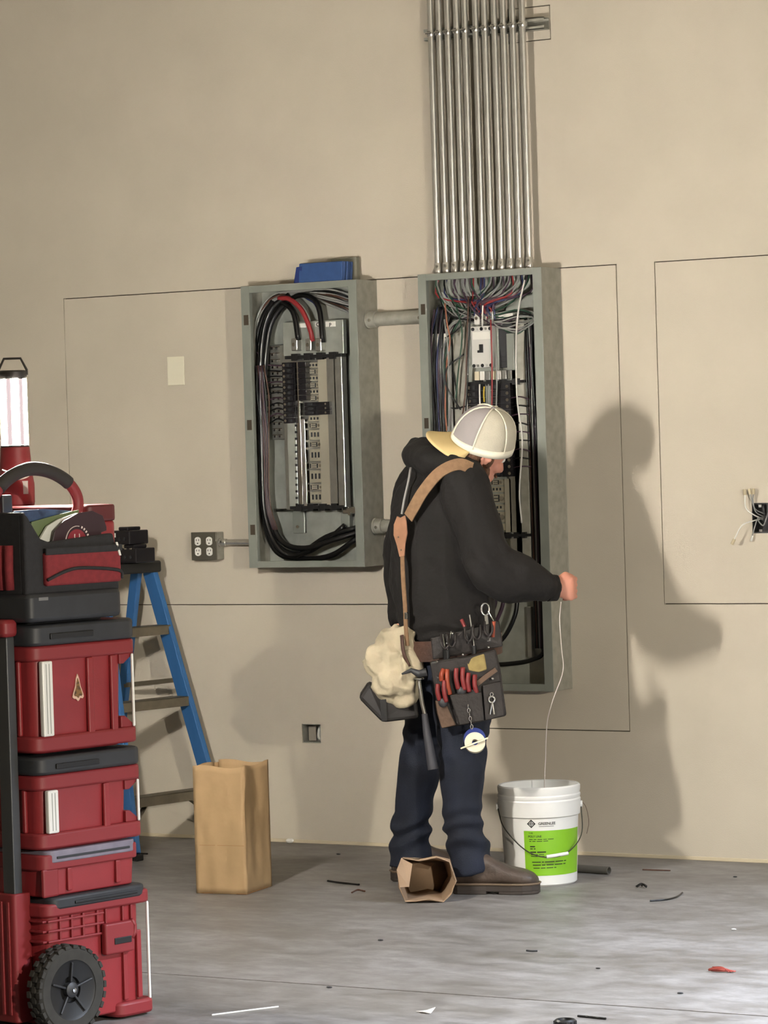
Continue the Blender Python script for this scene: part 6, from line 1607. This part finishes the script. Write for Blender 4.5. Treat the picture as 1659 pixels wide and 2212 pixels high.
MB().cyl((0.5212, -1.023, 0.8895), (0.5333, -1.023, 0.8345), 0.006, n=10).build('barrel', M_black, t, True, smooth=60)
t = tool('scissors', 'bright steel crescent ring peeking above the tool belt', 'scissors', (0.5749, -0.9842, 0.9454))
MB().tube([V((0.5775, -0.9826, 0.9453)) + CU * (0.013 * math.cos(a)) + CZ * (0.020 * math.sin(a)) for a in [2 * PI * k / 18 for k in range(18)]], 0.0035, 8, closed=True).build('finger_ring', M_chrome, t, True, smooth=180)
MB().bar(V((0.5798, -0.9818, 0.9238)), V((0.5888, -0.9842, 0.8397)), 0.012, 0.004, CU).build('blade', M_chrome, t, True, bevel=0.001)
t = tool('wrench', 'small bright wrench hanging on the right pouch pocket', 'wrench', (0.6241, -1.044, 0.6004))
q = V((0.6211, -1.036, 0.6514))
MB().tube([q + CU * (0.010 * math.cos(a)) + CZ * (0.010 * math.sin(a)) for a in [2 * PI * k / 18 for k in range(18)]], 0.0036, 8, closed=True).build('ring_end', M_chrome, t, True, smooth=180)
MB().tube([V((0.6222, -1.035, 0.6408)), V((0.6268, -1.034, 0.6026))], 0.0042, 8).tube([V((0.6208, -1.036, 0.6378)), V((0.615, -1.04, 0.603))], 0.0038, 8).build('shank', M_chrome, t, True, smooth=60)
q = V((0.6213, -1.035, 0.6682))
MB().tube([q + CU * (0.005 * math.cos(a)) + CZ * (0.006 * math.sin(a)) for a in [2 * PI * k / 12 for k in range(12)]], 0.0018, 6, closed=True).build('hook', M_chrome, t, True, smooth=180)
# tape rolls on a chain clip
t = tool('tape_roll', 'white tape roll beside blue tape, hanging below the leather pouch', 'tape', (0.5853, -1.093, 0.5114))
q = V((0.5829, -1.089, 0.5109)); tn = (go * 0.9 + CZ * 0.35).normalized()
MB().lathe([(0.010, 0), (0.034, 0), (0.034, 0.016), (0.010, 0.016), (0.010, 0)], 32, q, tn, cap=False).build('white_roll', mat('white_tape', (228, 220, 196), 0.4), t, True, smooth=35)
MB().lathe([(0.012, 0), (0.036, 0), (0.036, 0.018), (0.012, 0.018), (0.012, 0)], 32, q - tn * 0.022 + CZ * 0.018, tn, cap=False).build('blue_roll', mat('blue_tape', (40, 58, 130), 0.35), t, True, smooth=35)
MB().bar(V((0.5545, -1.135, 0.498)), V((0.6318, -1.088, 0.5301)), 0.005, 0.004, CZ).build('toggle_bar', mat('toggle_cream', (240, 230, 196), 0.4), t, True, bevel=0.001)
for k in range(6):
    c_ = V((0.5555, -1.079, 0.6313)).lerp(V((0.5722, -1.088, 0.5654)), k / 5)
    s1 = CU if k % 2 else go
    MB().tube([c_ + s1 * (0.004 * math.cos(a)) + CZ * (0.0075 * math.sin(a)) for a in [2 * PI * j / 12 for j in range(12)]], 0.0016, 6, closed=True).build('chain_link', M_chrome, t, True, smooth=180)
# hammer hanging in its loop
t = tool('hammer', 'hammer with a dark handle hanging beside the canvas bag', 'hammer', (0.4343, -1.103, 0.4205))
MB().tube([(0.3745, -1.085, 0.7213), (0.3912, -1.095, 0.6394), (0.401, -1.096, 0.6013)], 0.008, 8).build('neck', M_chrome, t, True, smooth=60)
MB().tube([(0.3997, -1.096, 0.6059), (0.4079, -1.099, 0.548), (0.4292, -1.101, 0.4231)], 0.014, 10, radii=[0.010, 0.013, 0.018]).build('handle', mat('hammer_grip', (58, 58, 64), 0.6), t, True, smooth=60)
MB().tube([(0.3222, -1.105, 0.7376), (0.3513, -1.093, 0.7493), (0.376, -1.084, 0.7365), (0.3985, -1.071, 0.7419)], 0.010, 8, radii=[0.003, 0.008, 0.013, 0.015]).build('head', M_dark, t, True, smooth=60)
MB().tube([V((0.3783, -1.089, 0.7216)) + CU * (0.018 * math.cos(a)) + go * (0.018 * math.sin(a)) for a in [2 * PI * k / 18 for k in range(18)]], 0.003, 6, closed=True).build('hammer_loop', M_chrome, sus, True, smooth=180)
